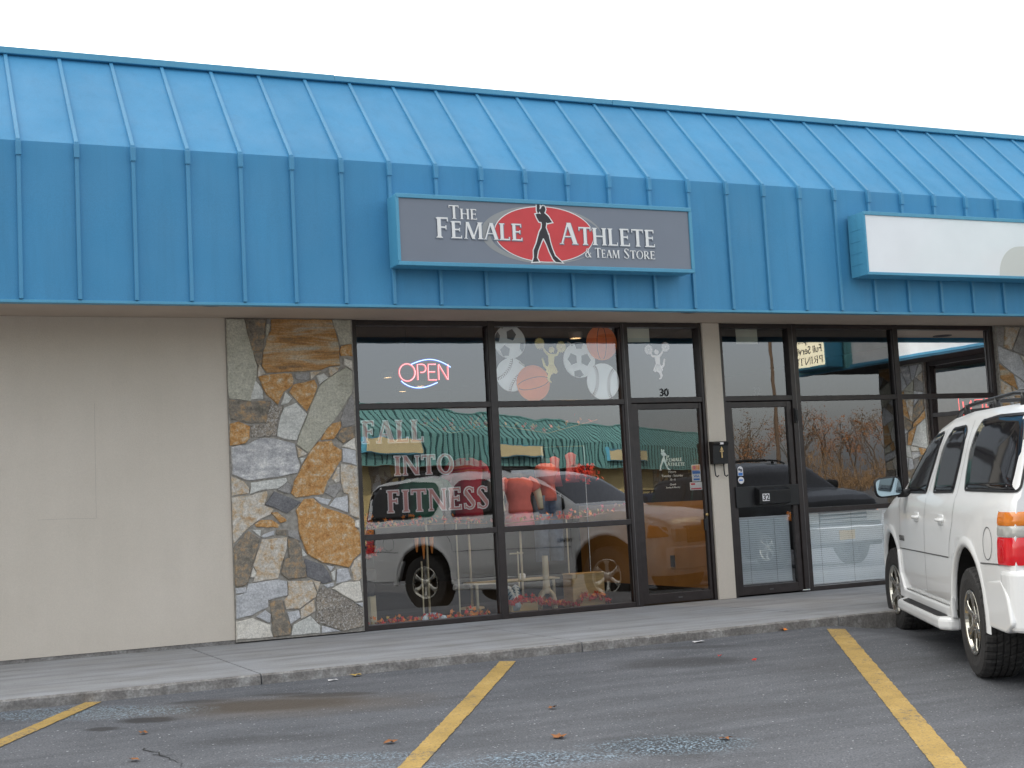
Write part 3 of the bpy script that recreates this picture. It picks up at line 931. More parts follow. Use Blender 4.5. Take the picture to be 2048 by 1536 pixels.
# stucco wall with a faint trowel seam
bm = NB()
box(bm, -8.05, 2.887, -.03, .15, .035, 2.965)
obj('stucco_wall', bm, 'stucco', bld)
bm = NB()
ribbon(bm, [(1.71, 2.2), (1.706, 1.7), (1.702, 1.19)], .0016, -.0312, -.0296)
ribbon(bm, [(1.700, 1.189), (1.45, 1.198), (1.215, 1.199)], .0016, -.0312, -.0296)
obj('wall_seam', bm, 'wall_line', bld)
obj('wall_base', B(-8.05, 2.887, -.022, .15, .0, .034), 'kerb_concrete', bld)
STONES=[('o',[(2.892,2.979),(3.055,2.973),(3.069,2.902),(3.102,2.752),(3.144,2.595),(3.165,2.520),(3.159,2.425),(3.136,2.364),(3.092,2.198),(2.994,2.213),(2.900,2.221),(2.891,2.359),(2.888,2.562),(2.885,2.765)]),
('d',[(3.072,2.977),(3.272,2.979),(3.259,2.910),(3.246,2.773),(3.241,2.697),(3.222,2.658),(3.133,2.660),(3.106,2.766),(3.077,2.909)]),
('d',[(3.136,2.646),(3.225,2.648),(3.201,2.540),(3.179,2.523),(3.157,2.568)]),
('o',[(3.273,2.907),(3.309,2.907),(3.295,2.842),(3.263,2.780),(3.261,2.869)]),
('g',[(3.281,2.978),(3.310,2.978),(3.306,2.916),(3.277,2.916)]),
('R',[(3.321,2.980),(3.904,2.986),(3.915,2.894),(3.955,2.754),(3.961,2.656),(3.960,2.522),(3.850,2.511),(3.791,2.481),(3.564,2.468),(3.260,2.457),(3.216,2.523),(3.240,2.656),(3.264,2.718),(3.274,2.780),(3.316,2.849)]),
('o',[(3.917,2.982),(4.093,2.984),(4.096,2.839),(4.091,2.730),(3.985,2.718),(3.955,2.817),(3.926,2.901)]),
('r',[(3.989,2.704),(4.087,2.719),(4.090,2.612),(3.981,2.615),(3.968,2.656)]),
('c',[(4.013,2.582),(4.084,2.565),(4.084,2.479),(4.006,2.530)]),
('t',[(3.190,2.530),(3.227,2.464),(3.237,2.450),(3.169,2.421),(3.174,2.479)]),
('r',[(3.182,2.416),(3.297,2.439),(3.489,2.444),(3.507,2.381),(3.489,2.333),(3.405,2.277),(3.349,2.162),(3.252,2.250),(3.221,2.315)]),
('g',[(3.527,2.439),(3.658,2.450),(3.662,2.421),(3.651,2.385),(3.536,2.391)]),
('t',[(3.676,2.452),(3.783,2.463),(3.725,2.430),(3.677,2.393)]),
('w',[(3.739,2.419),(3.804,2.444),(3.841,2.405),(3.764,2.348)]),
('t',[(3.860,2.499),(3.958,2.502),(3.931,2.463),(3.869,2.424),(3.853,2.454)]),
('o',[(4.023,2.496),(4.079,2.462),(4.082,2.347),(4.064,2.249),(3.987,2.139),(3.867,1.981),(3.865,1.979),(3.725,1.825),(3.623,1.705),(3.520,1.783),(3.559,1.900),(3.627,2.036),(3.646,2.090),(3.693,2.192),(3.747,2.315),(3.864,2.408)]),
('r',[(3.511,2.342),(3.705,2.380),(3.731,2.323),(3.682,2.201),(3.628,2.098),(3.570,2.162),(3.517,2.218),(3.465,2.272)]),
('w',[(3.424,2.266),(3.485,2.213),(3.444,2.167),(3.382,2.155)]),
('w',[(3.151,2.378),(3.210,2.288),(3.214,2.210),(3.100,2.212)]),
('d',[(2.903,2.206),(3.095,2.187),(3.281,2.192),(3.239,1.995),(3.222,1.992),(3.075,1.994),(2.910,2.030),(2.900,2.135)]),
('k',[(3.291,2.179),(3.355,2.137),(3.405,2.136),(3.360,2.061),(3.338,1.993),(3.320,1.868),(3.094,1.860),(3.096,1.965),(3.236,1.982),(3.252,2.061)]),
('w',[(3.523,2.162),(3.624,2.062),(3.611,2.037),(3.552,1.918),(3.513,1.821),(3.456,1.823),(3.335,1.866),(3.353,1.970),(3.378,2.047),(3.414,2.127)]),
('g',[(4.069,2.235),(4.086,2.172),(4.084,1.977),(4.088,1.956),(3.972,1.927),(3.949,2.005),(3.997,2.104)]),
('r',[(3.872,1.968),(3.946,1.979),(3.949,1.935),(3.875,1.825),(3.756,1.822),(3.808,1.910)]),
('d',[(3.966,1.916),(4.087,1.934),(4.083,1.838),(3.964,1.783),(3.927,1.809),(3.900,1.836)]),
('c',[(4.072,1.823),(4.082,1.717),(3.956,1.752)]),
('b',[(3.958,1.730),(4.080,1.704),(4.087,1.571),(3.960,1.608)]),
('t',[(3.937,1.584),(4.086,1.551),(4.091,1.349),(4.089,1.066),(4.003,1.104),(4.004,1.295),(3.954,1.318),(3.933,1.459)]),
('r',[(2.898,1.983),(2.973,2.000),(3.076,1.959),(3.072,1.851),(3.031,1.808),(2.896,1.792)]),
('W',[(2.902,1.776),(3.034,1.790),(3.179,1.847),(3.316,1.836),(3.496,1.785),(3.513,1.673),(3.537,1.583),(3.507,1.521),(3.383,1.499),(3.037,1.463),(2.907,1.529)]),
('t',[(3.515,1.763),(3.604,1.689),(3.528,1.664)]),
('w',[(3.541,1.648),(3.582,1.653),(3.557,1.603)]),
('r',[(3.729,1.801),(3.852,1.801),(3.864,1.761),(3.947,1.710),(3.936,1.627),(3.883,1.553),(3.799,1.433),(3.746,1.315),(3.491,1.292),(3.448,1.332),(3.480,1.441),(3.531,1.514),(3.577,1.601),(3.638,1.707)]),
('w',[(3.079,1.442),(3.396,1.468),(3.412,1.446),(3.323,1.380),(3.189,1.379),(3.067,1.346)]),
('t',[(2.902,1.501),(3.012,1.451),(3.049,1.392),(3.047,1.345),(2.930,1.344),(2.899,1.333)]),
('t',[(2.897,1.316),(3.065,1.327),(3.213,1.361),(3.222,1.319),(3.186,1.232),(3.272,1.188),(3.231,1.141),(3.108,1.094),(3.038,1.041),(2.989,1.002),(2.927,0.938),(2.887,0.909),(2.888,1.045)]),
('D',[(3.287,1.351),(3.524,1.244),(3.399,1.148),(3.203,1.241)]),
('g',[(3.323,1.366),(3.410,1.433),(3.446,1.409),(3.429,1.328)]),
('r',[(3.253,1.154),(3.304,1.163),(3.380,1.095),(3.392,1.078),(3.336,1.069)]),
('r',[(3.094,1.064),(3.153,1.097),(3.247,1.092),(3.322,1.045),(3.309,1.025),(3.112,1.039)]),
('r',[(3.569,1.271),(3.655,1.267),(3.736,1.188),(3.975,1.101),(4.035,1.058),(4.045,0.986),(4.091,0.942),(4.092,0.747),(4.019,0.690),(3.973,0.619),(3.718,0.677),(3.584,0.760),(3.541,0.866),(3.510,0.968),(3.501,1.103),(3.490,1.169)]),
('b',[(3.667,1.287),(3.820,1.254),(3.791,1.210),(3.720,1.227)]),
('b',[(3.870,1.264),(3.987,1.279),(3.983,1.125),(3.809,1.200)]),
('g',[(3.820,1.391),(3.921,1.399),(3.925,1.363),(3.854,1.269),(3.770,1.318)]),
('t',[(3.897,1.544),(3.920,1.557),(3.915,1.429),(3.883,1.418),(3.847,1.451)]),
('c',[(4.056,1.045),(4.090,1.048),(4.090,0.981),(4.048,0.989)]),
('d',[(3.032,0.996),(3.130,0.928),(3.095,0.811),(3.049,0.669),(3.012,0.543),(2.979,0.520),(2.901,0.513),(2.898,0.862),(2.994,0.967)]),
('t',[(3.154,0.917),(3.394,0.926),(3.382,0.827),(3.322,0.677),(3.290,0.563),(3.068,0.547),(3.099,0.639),(3.074,0.693),(3.127,0.843)]),
('d',[(3.404,0.916),(3.485,0.911),(3.513,0.812),(3.524,0.718),(3.549,0.662),(3.559,0.553),(3.385,0.545),(3.323,0.600),(3.362,0.727),(3.402,0.737)]),
('D',[(3.560,0.718),(3.716,0.653),(3.772,0.584),(3.801,0.499),(3.717,0.481),(3.576,0.555),(3.547,0.674)]),
('b',[(3.155,0.949),(3.170,0.964),(3.273,0.990),(3.265,0.957),(3.174,0.937)]),
('b',[(3.858,0.604),(3.959,0.602),(3.988,0.500),(3.847,0.472)]),
('t',[(4.087,0.715),(4.086,0.513),(4.062,0.490),(4.019,0.493),(3.997,0.605),(4.034,0.669)]),
('c',[(3.805,0.430),(3.915,0.477),(4.067,0.473),(4.087,0.298),(4.022,0.296)]),
('k',[(3.703,0.445),(3.789,0.411),(4.018,0.278),(4.091,0.207),(4.091,0.058),(3.902,0.028),(3.630,0.142),(3.649,0.252),(3.654,0.371)]),
('b',[(3.020,0.528),(3.295,0.548),(3.371,0.523),(3.373,0.404),(3.187,0.372),(3.185,0.307),(3.038,0.253),(2.902,0.224),(2.900,0.425),(2.990,0.444)]),
('t',[(3.388,0.522),(3.609,0.512),(3.644,0.405),(3.635,0.363),(3.545,0.317),(3.482,0.270),(3.357,0.273),(3.348,0.354),(3.383,0.391)]),
('t',[(3.495,0.255),(3.621,0.334),(3.630,0.236),(3.497,0.176)]),
('d',[(3.210,0.355),(3.319,0.360),(3.341,0.261),(3.358,0.174),(3.403,0.123),(3.380,0.038),(3.232,0.038),(3.226,0.237)]),
('b',[(3.369,0.243),(3.472,0.248),(3.483,0.193),(3.397,0.144)]),
('b',[(3.084,0.229),(3.162,0.279),(3.210,0.232),(3.201,0.173),(3.185,0.168)]),
('c',[(2.898,0.196),(3.038,0.216),(3.200,0.144),(3.216,0.040),(3.105,0.030),(2.896,0.042)]),
('w',[(3.419,0.126),(3.584,0.185),(3.666,0.093),(3.664,0.035),(3.403,0.037)]),
('b',[(3.690,0.089),(3.801,0.053),(3.873,0.026),(3.687,0.033)]),
('b',[(2.905,0.490),(2.990,0.496),(2.982,0.454),(2.903,0.453)]),
('g',[(3.405,0.991),(3.494,0.979),(3.510,0.892),(3.403,0.937)]),
('b',[(4.031,0.273),(4.090,0.274),(4.088,0.238)]),
('w',[(3.530,0.815),(3.572,0.751),(3.533,0.748)]),
('b',[(3.726,0.464),(3.817,0.477),(3.816,0.452),(3.751,0.444)]),
('c',[(3.057,0.640),(3.069,0.659),(3.089,0.620),(3.070,0.586),(3.042,0.588)]),
('t',[(3.623,0.511),(3.690,0.500),(3.663,0.420)]),
('w',[(3.802,0.575),(3.836,0.596),(3.827,0.507),(3.812,0.508)]),
('b',[(3.758,0.644),(3.821,0.628),(3.797,0.597)]),
('w',[(3.072,1.009),(3.143,1.006),(3.141,0.954),(3.092,0.995)]),
('d',[(3.299,0.997),(3.382,0.992),(3.381,0.949),(3.295,0.957)])]

STONES = [(c, grow(p, .0035)) for c, p in STONES]
STONES = [(c, [(max(2.893, min(4.092, x)), max(.03, min(2.955, z))) for x, z in p]) for c, p in STONES]
stonework('stone_pillar', STONES, 2.888, 4.105, .012, 2.964, bld, obj)
stonework('stone_pillar', rubble(12.215, 13.62, .03, 2.95, 11, .05), 12.205, 13.68, .012, 2.964, bld, obj)
obj('stucco_wall', B(13.685, 14.74, -.03, .15, .0, 2.965), 'stucco', bld)
bm = NB()
box(bm, 8.058, 8.274, -.03, .15, .0, 2.965)
obj('stucco_column', bm, 'stucco', bld, bev=.006)

def members(parts):
    bm = NB()
    for q in parts:
        box(bm, *q)
    return bm
FY0, FY1 = 0.0, .11
def vert(x0, x1, z0=0.0, z1=2.965, y0=-.004): return (x0, x1, y0, FY1, z0, z1)
def hor(x0, x1, z0, z1): return (x0, x1, FY0, FY1 - .003, z0, z1)
win1 = obj('shop_window', members([vert(4.108, 4.160), vert(5.537, 5.617), vert(7.062, 7.146), vert(8.022, 8.057),
    hor(4.160, 5.537, 2.915, 2.963), hor(5.617, 7.062, 2.915, 2.963), hor(7.146, 8.022, 2.915, 2.963),
    hor(4.160, 5.537, 2.101, 2.157), hor(5.617, 7.062, 2.101, 2.157), hor(7.146, 8.022, 2.112, 2.168),
    hor(4.160, 5.537, .850, .905), hor(5.617, 7.062, .850, .905),
    hor(4.160, 5.537, .002, .052), hor(5.617, 7.062, .002, .052)]), 'bronze_frame', bld, bev=.004)
for q in ((5.531, 5.536, .012, .018, .06, 2.9), (5.618, 5.622, .012, .018, .06, 2.9), (7.0545, 7.0605, .02, .03, .06, 2.9), (7.09, 7.096, -.0065, -.0045, .02, 2.95)):
    obj('bead', members([q]), 'bronze_edge', win1)
def pane(x0, x1, z0, z1, mt_, par, y=.055):
    bm = NB()
    tl_ = (-.0085 if (9.2 < x0 < 9.4 and .8 < z0 < 1.0) else -.0036) if mt_ == 'glass_dark' else .0046
    y = y + (.010 if tl_ < 0 else 0)
    # the panes lean back a touch
    v = [bm.verts.new((a_, y - .006 + tl_ * q_, q_)) for a_, q_ in ((x0, z0), (x1, z0), (x1, z1), (x0, z1))]
    bm.faces.new(v)
    return obj('pane', bm, mt_, par)
for a in ((4.16, 5.537), (5.617, 7.062)):
    for z in ((2.157, 2.915), (.905, 2.101), (.052, .85)):
        pane(a[0], a[1], z[0], z[1], 'glass_wavy', win1)
pane(7.146, 8.022, 2.168, 2.915, 'glass_wavy', win1)
d30 = obj('glass_door', members([(7.152, 7.230, .018, .068, .014, 2.106), (7.986, 8.016, .018, .068, .014, 2.106), (7.230, 7.986, .0205, .066, 2.044, 2.104), (7.230, 7.986, .0205, .066, .016, .112)]), 'bronze_frame', bld, bev=.004)
pane(7.230, 7.986, .112, 2.044, 'glass_door', d30, .044)
bm = NB(); lathe(bm, [(.001, .012), (.016, .012), (.018, .017), (.018, .022)], 20, 'y', (8.001, 0, .905)); obj('lock_cylinder', bm, 'brass', d30, smooth=True)
obj('push_plate', B(7.955, 7.986, .0, .03, .74, .86), 'black_plastic', d30, bev=.004)
obj('maker_badge', B(7.585, 7.635, .0188, .0198, .055, .068), 'trim_grey', d30)
win2 = obj('shop_window', members([vert(8.277, 8.322), vert(9.196, 9.312), vert(10.672, 10.746), vert(12.150, 12.203),
    hor(8.322, 9.196, 2.915, 2.963), hor(9.312, 10.672, 2.915, 2.963), hor(10.746, 12.150, 2.915, 2.963),
    hor(8.322, 9.196, 2.112, 2.168), hor(9.312, 10.672, 2.101, 2.157), hor(10.746, 12.150, 2.101, 2.157),
    hor(9.312, 10.672, .858, .912), hor(10.746, 12.150, .858, .912), hor(9.312, 10.672, .002, .05), hor(10.746, 12.150, .002, .05)]), 'bronze_frame', bld, bev=.004)
for q in ((10.662, 10.671, .012, .018, .06, 2.9), (9.25, 9.256, -.0065, -.0045, .02, 2.95), (12.141, 12.149, .02, .03, .06, 2.9)):
    obj('bead', members([q]), 'bronze_edge', win2)
for a in ((9.312, 10.672), (10.746, 12.150)):
    for z in ((2.157, 2.915), (.912, 2.101), (.05, .858)):
        pane(a[0], a[1], z[0], z[1], 'glass_dark', win2)
pane(8.322, 9.196, 2.168, 2.915, 'glass_dark', win2)
d32 = obj('glass_door', members([(8.328, 8.405, .018, .068, .014, 2.106), (9.125, 9.190, .018, .068, .014, 2.106), (8.405, 9.125, .0205, .066, 2.040, 2.104), (8.405, 9.125, .0205, .066, .016, .112)]), 'bronze_frame', bld, bev=.004)
pane(8.405, 9.125, .112, 2.040, 'glass_dark', d32, .044)
bm = NB(); box(bm, 9.20, 9.235, -.03, -.004, 1.86, 2.02); box(bm, 9.205, 9.23, -.045, -.03, 1.88, 2.0); obj('hinge', bm, 'black_plastic', d32, bev=.004)
obj('floor_closer', B(9.14, 9.24, -.03, .0, .012, .03), 'chrome', d32, bev=.004)
obj('maker_badge', B(8.74, 8.79, .0188, .0198, .055, .068), 'trim_grey', d32)

# rooms behind the glass
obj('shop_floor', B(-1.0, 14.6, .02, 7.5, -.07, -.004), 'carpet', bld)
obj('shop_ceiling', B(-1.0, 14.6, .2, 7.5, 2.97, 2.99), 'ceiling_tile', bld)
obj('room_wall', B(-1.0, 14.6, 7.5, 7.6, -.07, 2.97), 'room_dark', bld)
bm = NB(); box(bm, 8.17, 8.255, .15, 7.5, 1.06, 2.97, 1); box(bm, 8.166, 8.255, .15, 3.3, .1, 1.057); box(bm, 8.168, 8.255, 3.303, 7.5, .1, 1.057, 1); box(bm, 8.155, 8.17, .15, 7.5, -.004, .0975, 1)  # low orange panel; its dark rear stretch paints the lamp light fading
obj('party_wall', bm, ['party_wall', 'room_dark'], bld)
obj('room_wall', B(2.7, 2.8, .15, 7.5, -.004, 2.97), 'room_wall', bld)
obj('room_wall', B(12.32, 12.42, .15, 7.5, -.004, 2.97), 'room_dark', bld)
obj('socket', B(8.150, 8.1655, 1.0, 1.08, .32, .45), 'black_plastic', bld)

# ------------------------------------------------------------------ signs on the fascia
YS = -1.365
sg = thing('sign_box', 'grey shop sign with red oval, black figure and white lettering on the blue fascia', 'shop sign', (5.62, -1.2, 3.25))
bm = NB()
box(bm, 4.112, 7.142, -1.355, -1.152, 3.255, 3.885)
W('sign_cabinet', bm, 'blue_trim', sg, bev=.006)
bm = NB()
box(bm, 4.112, 7.142, -1.385, -1.356, 3.848, 3.887); box(bm, 4.112, 7.142, -1.387, -1.356, 3.247, 3.283)
box(bm, 4.108, 4.138, -1.384, -1.356, 3.283, 3.848); box(bm, 7.112, 7.146, -1.384, -1.356, 3.283, 3.848)
W('sign_trim', bm, 'blue_trim', sg, bev=.005)
W('sign_panel', B(4.138, 7.112, -1.368, -1.3565, 3.283, 3.848), 'sign_grey', sg)
def ell(cx, cz, rx, rz, y, y2=-1.3675, mi=0, n=72):
    bm = NB(); prism(bm, circ(cx, cz, rx, rz, n), y, y2, 'y', mi); return bm
emb = W('emblem', ell(5.535, 3.566, .62, .268, -1.3692), 'logo_grey', sg)
W('emblem_band', ell(5.580, 3.556, .575, .238, -1.3702), 'sign_grey', sg)
W('emblem_rim', ell(5.553, 3.571, .512, .262, -1.3712), 'letter_white', sg)
W('emblem_oval', ell(5.553, 3.571, .503, .254, -1.3722), 'logo_red', sg)
FIGURE=[[(5.486,3.846),(5.515,3.853),(5.516,3.828),(5.507,3.775),(5.493,3.762),(5.484,3.789)],
[(5.550,3.837),(5.566,3.830),(5.573,3.805),(5.563,3.777),(5.545,3.764),(5.531,3.771),(5.523,3.798),(5.533,3.827)],
[(5.503,3.797),(5.529,3.813),(5.536,3.776),(5.562,3.768),(5.598,3.737),(5.633,3.687),(5.586,3.676),(5.551,3.694),(5.529,3.683),(5.501,3.688),(5.482,3.721),(5.469,3.755),(5.501,3.763),(5.525,3.758)],
[(5.522,3.700),(5.571,3.693),(5.571,3.665),(5.564,3.634),(5.581,3.590),(5.589,3.553),(5.536,3.533),(5.486,3.549),(5.499,3.591),(5.524,3.630),(5.529,3.663)],
[(5.487,3.557),(5.539,3.548),(5.509,3.493),(5.472,3.414),(5.458,3.351),(5.477,3.316),(5.413,3.311),(5.429,3.353),(5.431,3.420),(5.463,3.485)],
[(5.532,3.548),(5.590,3.568),(5.602,3.501),(5.618,3.441),(5.644,3.374),(5.685,3.339),(5.716,3.313),(5.650,3.317),(5.624,3.344),(5.590,3.415),(5.568,3.477)]]

bm = NB()
for i, p in enumerate(FIGURE): prism(bm, grow(p, .011), -1.3730 - .00006 * i, -1.3712, 'y')
W('figure_outline', bm, 'letter_white', sg)
bm = NB()
for i, p in enumerate(FIGURE): prism(bm, p, -1.3745 - .00006 * i, -1.3722, 'y')
W('figure', bm, 'logo_black', sg)
for o_, y, nm, mt_ in ((.005, -1.3755, 'letter_shadow', 'letter_shadow'), (0.0, -1.3790, 'lettering', 'letter_white')):
    sh = .003 if o_ else 0
    for a in (('THE', 4.606, 3.679, .120, .094, .285, .06), ('FEMALE', 4.478, 3.503, .182, .152, .860, .06), ('ATHLETE', 5.705, 3.487, .200, .163, 1.028, .06), ('&', 5.955, 3.369, .082, None, .075, .05), ('TEAM', 6.060, 3.369, .090, .076, .265, .05), ('STORE', 6.370, 3.370, .092, .076, .345, .05)):
        if o_ and a[0] in ('THE', '&', 'TEAM', 'STORE'): continue
        bm = NB(); word(bm, a[0], a[1] + sh, a[2] - sh, a[3], y, small=a[4], width=a[5], gap=a[6], outline=o_, th=.002)
        W(nm, bm, mt_, sg)

s2 = thing('sign_box', 'blank white sign in a blue box on the fascia above the white car', 'shop sign', (10.4, -1.2, 3.25))
bm = NB()
box(bm, 9.208, 11.95, -1.39, -1.152, 3.28, 3.935)
for z in (3.40, 3.52, 3.64, 3.76): box(bm, 9.205, 9.208, -1.35, -1.16, z, z + .012)
W('sign_cabinet', bm, 'blue_trim', s2, bev=.006)
bm = NB()
box(bm, 9.205, 11.955, -1.42, -1.391, 3.90, 3.938); box(bm, 9.205, 11.955, -1.42, -1.391, 3.275, 3.305)
box(bm, 9.205, 9.225, -1.418, -1.391, 3.305, 3.90); box(bm, 11.93, 11.955, -1.418, -1.391, 3.305, 3.90)
W('sign_trim', bm, 'blue_trim', s2, bev=.004)
W('sign_panel', B(9.225, 11.93, -1.405, -1.3915, 3.305, 3.90), 'sign_blank', s2)
bm = NB()
prism(bm, [(11.00, 3.306)] + [(11.32 - .32 * math.cos(t), 3.306 + .33 * math.sin(t)) for t in [PI / 2 * i / 12 for i in range(1, 13)]] + [(11.85, 3.66), (11.85, 3.306)], -1.4062, -1.405, 'y')
W('faded_mark', bm, 'sign_mark', s2)

# ------------------------------------------------------------------ things on and behind the glass
GI = .068                                     # just inside the glass
def neon_sign():
    t = thing('neon_sign', 'glowing red and blue neon sign reading OPEN in the upper window', 'neon sign', (4.9, .14, 2.30))
    Lh = []
    z0, z1 = 2.392, 2.548
    def al(pts): Lh.append(pts)
    al([(4.715 + .083 * math.cos(a), .14, 2.468 + .085 * math.sin(a)) for a in [2 * PI * i / 28 + .3 for i in range(29)]])
    def P_(x): al([(x, .14, z0)] + [(x, .14, z1), (x + .035, .14, z1)] + [(x + .05 + .038 * math.cos(a), .14, z1 - .04 + .04 * math.sin(a)) for a in [PI / 2 - PI * i / 10 for i in range(11)]] + [(x + .03, .14, z1 - .08)])
    P_(4.825)
    al([(5.02, .14, z1), (4.94, .14, z1), (4.938, .14, (z0 + z1) / 2), (4.938, .14, z0), (5.025, .14, z0)])
    al([(4.942, .14, 2.472), (5.01, .14, 2.472)])
    al([(5.048, .14, z0), (5.048, .14, z1 - .005), (5.052, .14, z1), (5.14, .14, z0 + .004), (5.146, .14, z0), (5.150, .14, z1)])
    bm, bn = NB(), NB()
    for p in Lh:
        tube(bn, p, .0042, 7)
        tube(bm, [(a, b_ + .006, c_) for a, b_, c_ in p], .0098, 7)
    W('letter_halo', bm, 'neon_red', t, smooth=True)
    W('letter_tube', bn, 'neon_pink', t, smooth=True)
    arcs = [[(4.76 + (5.178 - 4.76) * u, .14, 2.545 + .055 * math.sin(PI * (u * .93 + .02)) - .03 * u ** 3 * 1.2) for u in [i / 20 for i in range(21)]],
            [(4.648 + (5.03 - 4.648) * u, .14, 2.392 - .078 * math.sin(PI * (u ** .8 * .86 + .03))) for u in [i / 20 for i in range(21)]]]
    bm, bn = NB(), NB()
    for p in arcs:
        tube(bn, p, .0048, 7)
        tube(bm, [(a, b_ + .006, c_) for a, b_, c_ in p], .010, 7)
    W('arc_halo', bm, 'neon_blue', t, smooth=True)
    W('arc_tube', bn, 'neon_pale', t, smooth=True)
    bm = NB()
    for x in (4.72, 5.10):
        tube(bm, [(x, .155, 2.60), (x, .155, 2.96)], .0015, 5)
    box(bm, 4.66, 5.17, .166, .172, 2.46, 2.466)
    W('hanging_wire', bm, 'black_plastic', t)
neon_sign()

def window_word(s, x, z, h, width, label):
    t = thing('window_lettering', label, 'lettering', (x, GI, z), group='words painted on the shop window')
    bm = NB(); word(bm, s, x, z, h, GI + .004, width=width, outline=.0105, gap=.12, th=.002)
    W('letter_outline', bm, 'win_outline', t)
    bm = NB(); word(bm, s, x, z, h, GI + .0005, width=width, gap=.12, outline=.0005, th=.0025)
    W('letter_fill', bm, 'rose_fill', t)
window_word('FALL', 4.198, 1.782, .205, .66, 'red letters with white outlines reading FALL, top word on the window')
window_word('INTO', 4.512, 1.462, .178, .64, 'red letters with white outlines reading INTO, middle word on the window')
window_word('FITNESS', 4.425, 1.106, .203, 1.09, 'red letters with white outlines reading FITNESS, lowest word on the window')

def disc(name, cx, cz, rx, rz, y, mats, label, deco, cat='paper ball', tape_at=None):
    t = thing(name, label, cat, (cx, y, cz), group='paper balls taped to the window')
    bm = NB(); prism(bm, circ(cx, cz, rx, rz, 48), y, y + .0015, 'y'); W('paper_disc', bm, mats, t)
    deco(t, cx, cz, rx, rz, y)
    if tape_at:
        bm = NB(); a, q = tape_at; ribbon(bm, [(cx + a - .03, cz + q + .02), (cx + a + .03, cz + q - .02)], .02, y - .0016, y - .0012); W('tape', bm, 'tape', t)
    return t
def soccer(spots):
    def f(t, cx, cz, rx, rz, y):
        bm = NB()
        for px, pz, r_, rot, sx in spots:
            pts = [(cx + px * rx + r_ * rx * sx * math.cos(rot + 2 * PI * k / 5), cz + pz * rz + r_ * rz * math.sin(rot + 2 * PI * k / 5)) for k in range(5)]
            pts = [(p[0], p[1]) if ((p[0] - cx) / rx) ** 2 + ((p[1] - cz) / rz) ** 2 < .97 else (cx + (p[0] - cx) * .97 / math.hypot((p[0] - cx) / rx, (p[1] - cz) / rz), cz + (p[1] - cz) * .97 / math.hypot((p[0] - cx) / rx, (p[1] - cz) / rz)) for p in pts]
            prism(bm, pts, y - .001, y - .0001, 'y')
        W('dark_panels', bm, 'ball_grey', t)
    return f
def basket(rot):
    def f(t, cx, cz, rx, rz, y):
        bm = NB()
        c_, s_ = math.cos(rot), math.sin(rot)
        def tr(u, v): return (cx + (u * c_ - v * s_) * rx, cz + (u * s_ + v * c_) * rz)
        for k, arc in enumerate((.30, -.30)):
            ribbon(bm, [tr(math.sin(a) * .97 * 1.0, arc + (.35 if arc > 0 else -.35) * (1 - math.cos(a * .9)) * -1.0) for a in [-1.25 + 2.5 * i / 16 for i in range(17)]], .006, y - .001 - .0001 * k, y - .0001)
        W('seam_lines', bm, 'ball_line', t)
    return f
def baseball(rot):
    def f(t, cx, cz, rx, rz, y):
        for sgn in (-1, 1):
            bm = NB()
            for i in range(15):
                a = -1.0 + 2.0 * i / 14
                u, v = sgn * (.86 - .52 * math.cos(a)), .92 * math.sin(a * 1.05)
                for w_ in (-1, 1):
                    x1, z1 = u, v
                    x2, z2 = u + .10 * w_, v - .09 * (1 if sgn * w_ > 0 else 1)
                    q = []
                    for X, Z in ((x1, z1), (x2, z2)):
                        q.append((cx + (X * math.cos(rot) - Z * math.sin(rot)) * rx, cz + (X * math.sin(rot) + Z * math.cos(rot)) * rz))
                    ribbon(bm, q, .0065, y - .001, y - .0001)
            W('stitches', bm, 'stitch', t)
    return f
bx = 5.812
disc('paper_soccer_ball', 5.812, 2.765, .176, .172, .072, 'ball_white', 'paper soccer ball at the top left corner of its window pane', soccer([(.10, .42, .36, 1.3, .9), (-.80, .30, .34, .2, .6), (-.32, -.55, .36, .4, .9), (.78, -.32, .3, 2.2, .55)]), tape_at=(-.1, .16))
disc('paper_baseball', 5.815, 2.43, .172, .172, .076, 'ball_white', 'paper baseball below the left soccer ball, half behind the lower basketball', baseball(R(-42)), tape_at=(.12, .11))
disc('paper_basketball', 6.052, 2.340, .188, .186, .070, 'ball_orange', 'orange paper basketball low in its pane, overlapping a baseball', basket(R(12)))
disc('paper_soccer_ball', 6.598, 2.577, .186, .186, .074, 'ball_white', 'paper soccer ball between the orange basketball and the right baseball', soccer([(-.42, .05, .34, 1.9, .9), (.40, .02, .36, 1.2, .9), (.02, .85, .26, .3, 1.1), (-.1, -.82, .3, 1.2, 1.1)]), tape_at=(-.1, .17))
disc('paper_basketball', 6.872, 2.757, .182, .184, .072, 'ball_orange', 'orange paper basketball at the top right corner of its pane', basket(R(88)), tape_at=(.1, .16))
disc('paper_baseball', 6.862, 2.35, .192, .192, .069, 'ball_white', 'paper baseball at the lower right corner of its pane', baseball(R(-8)))

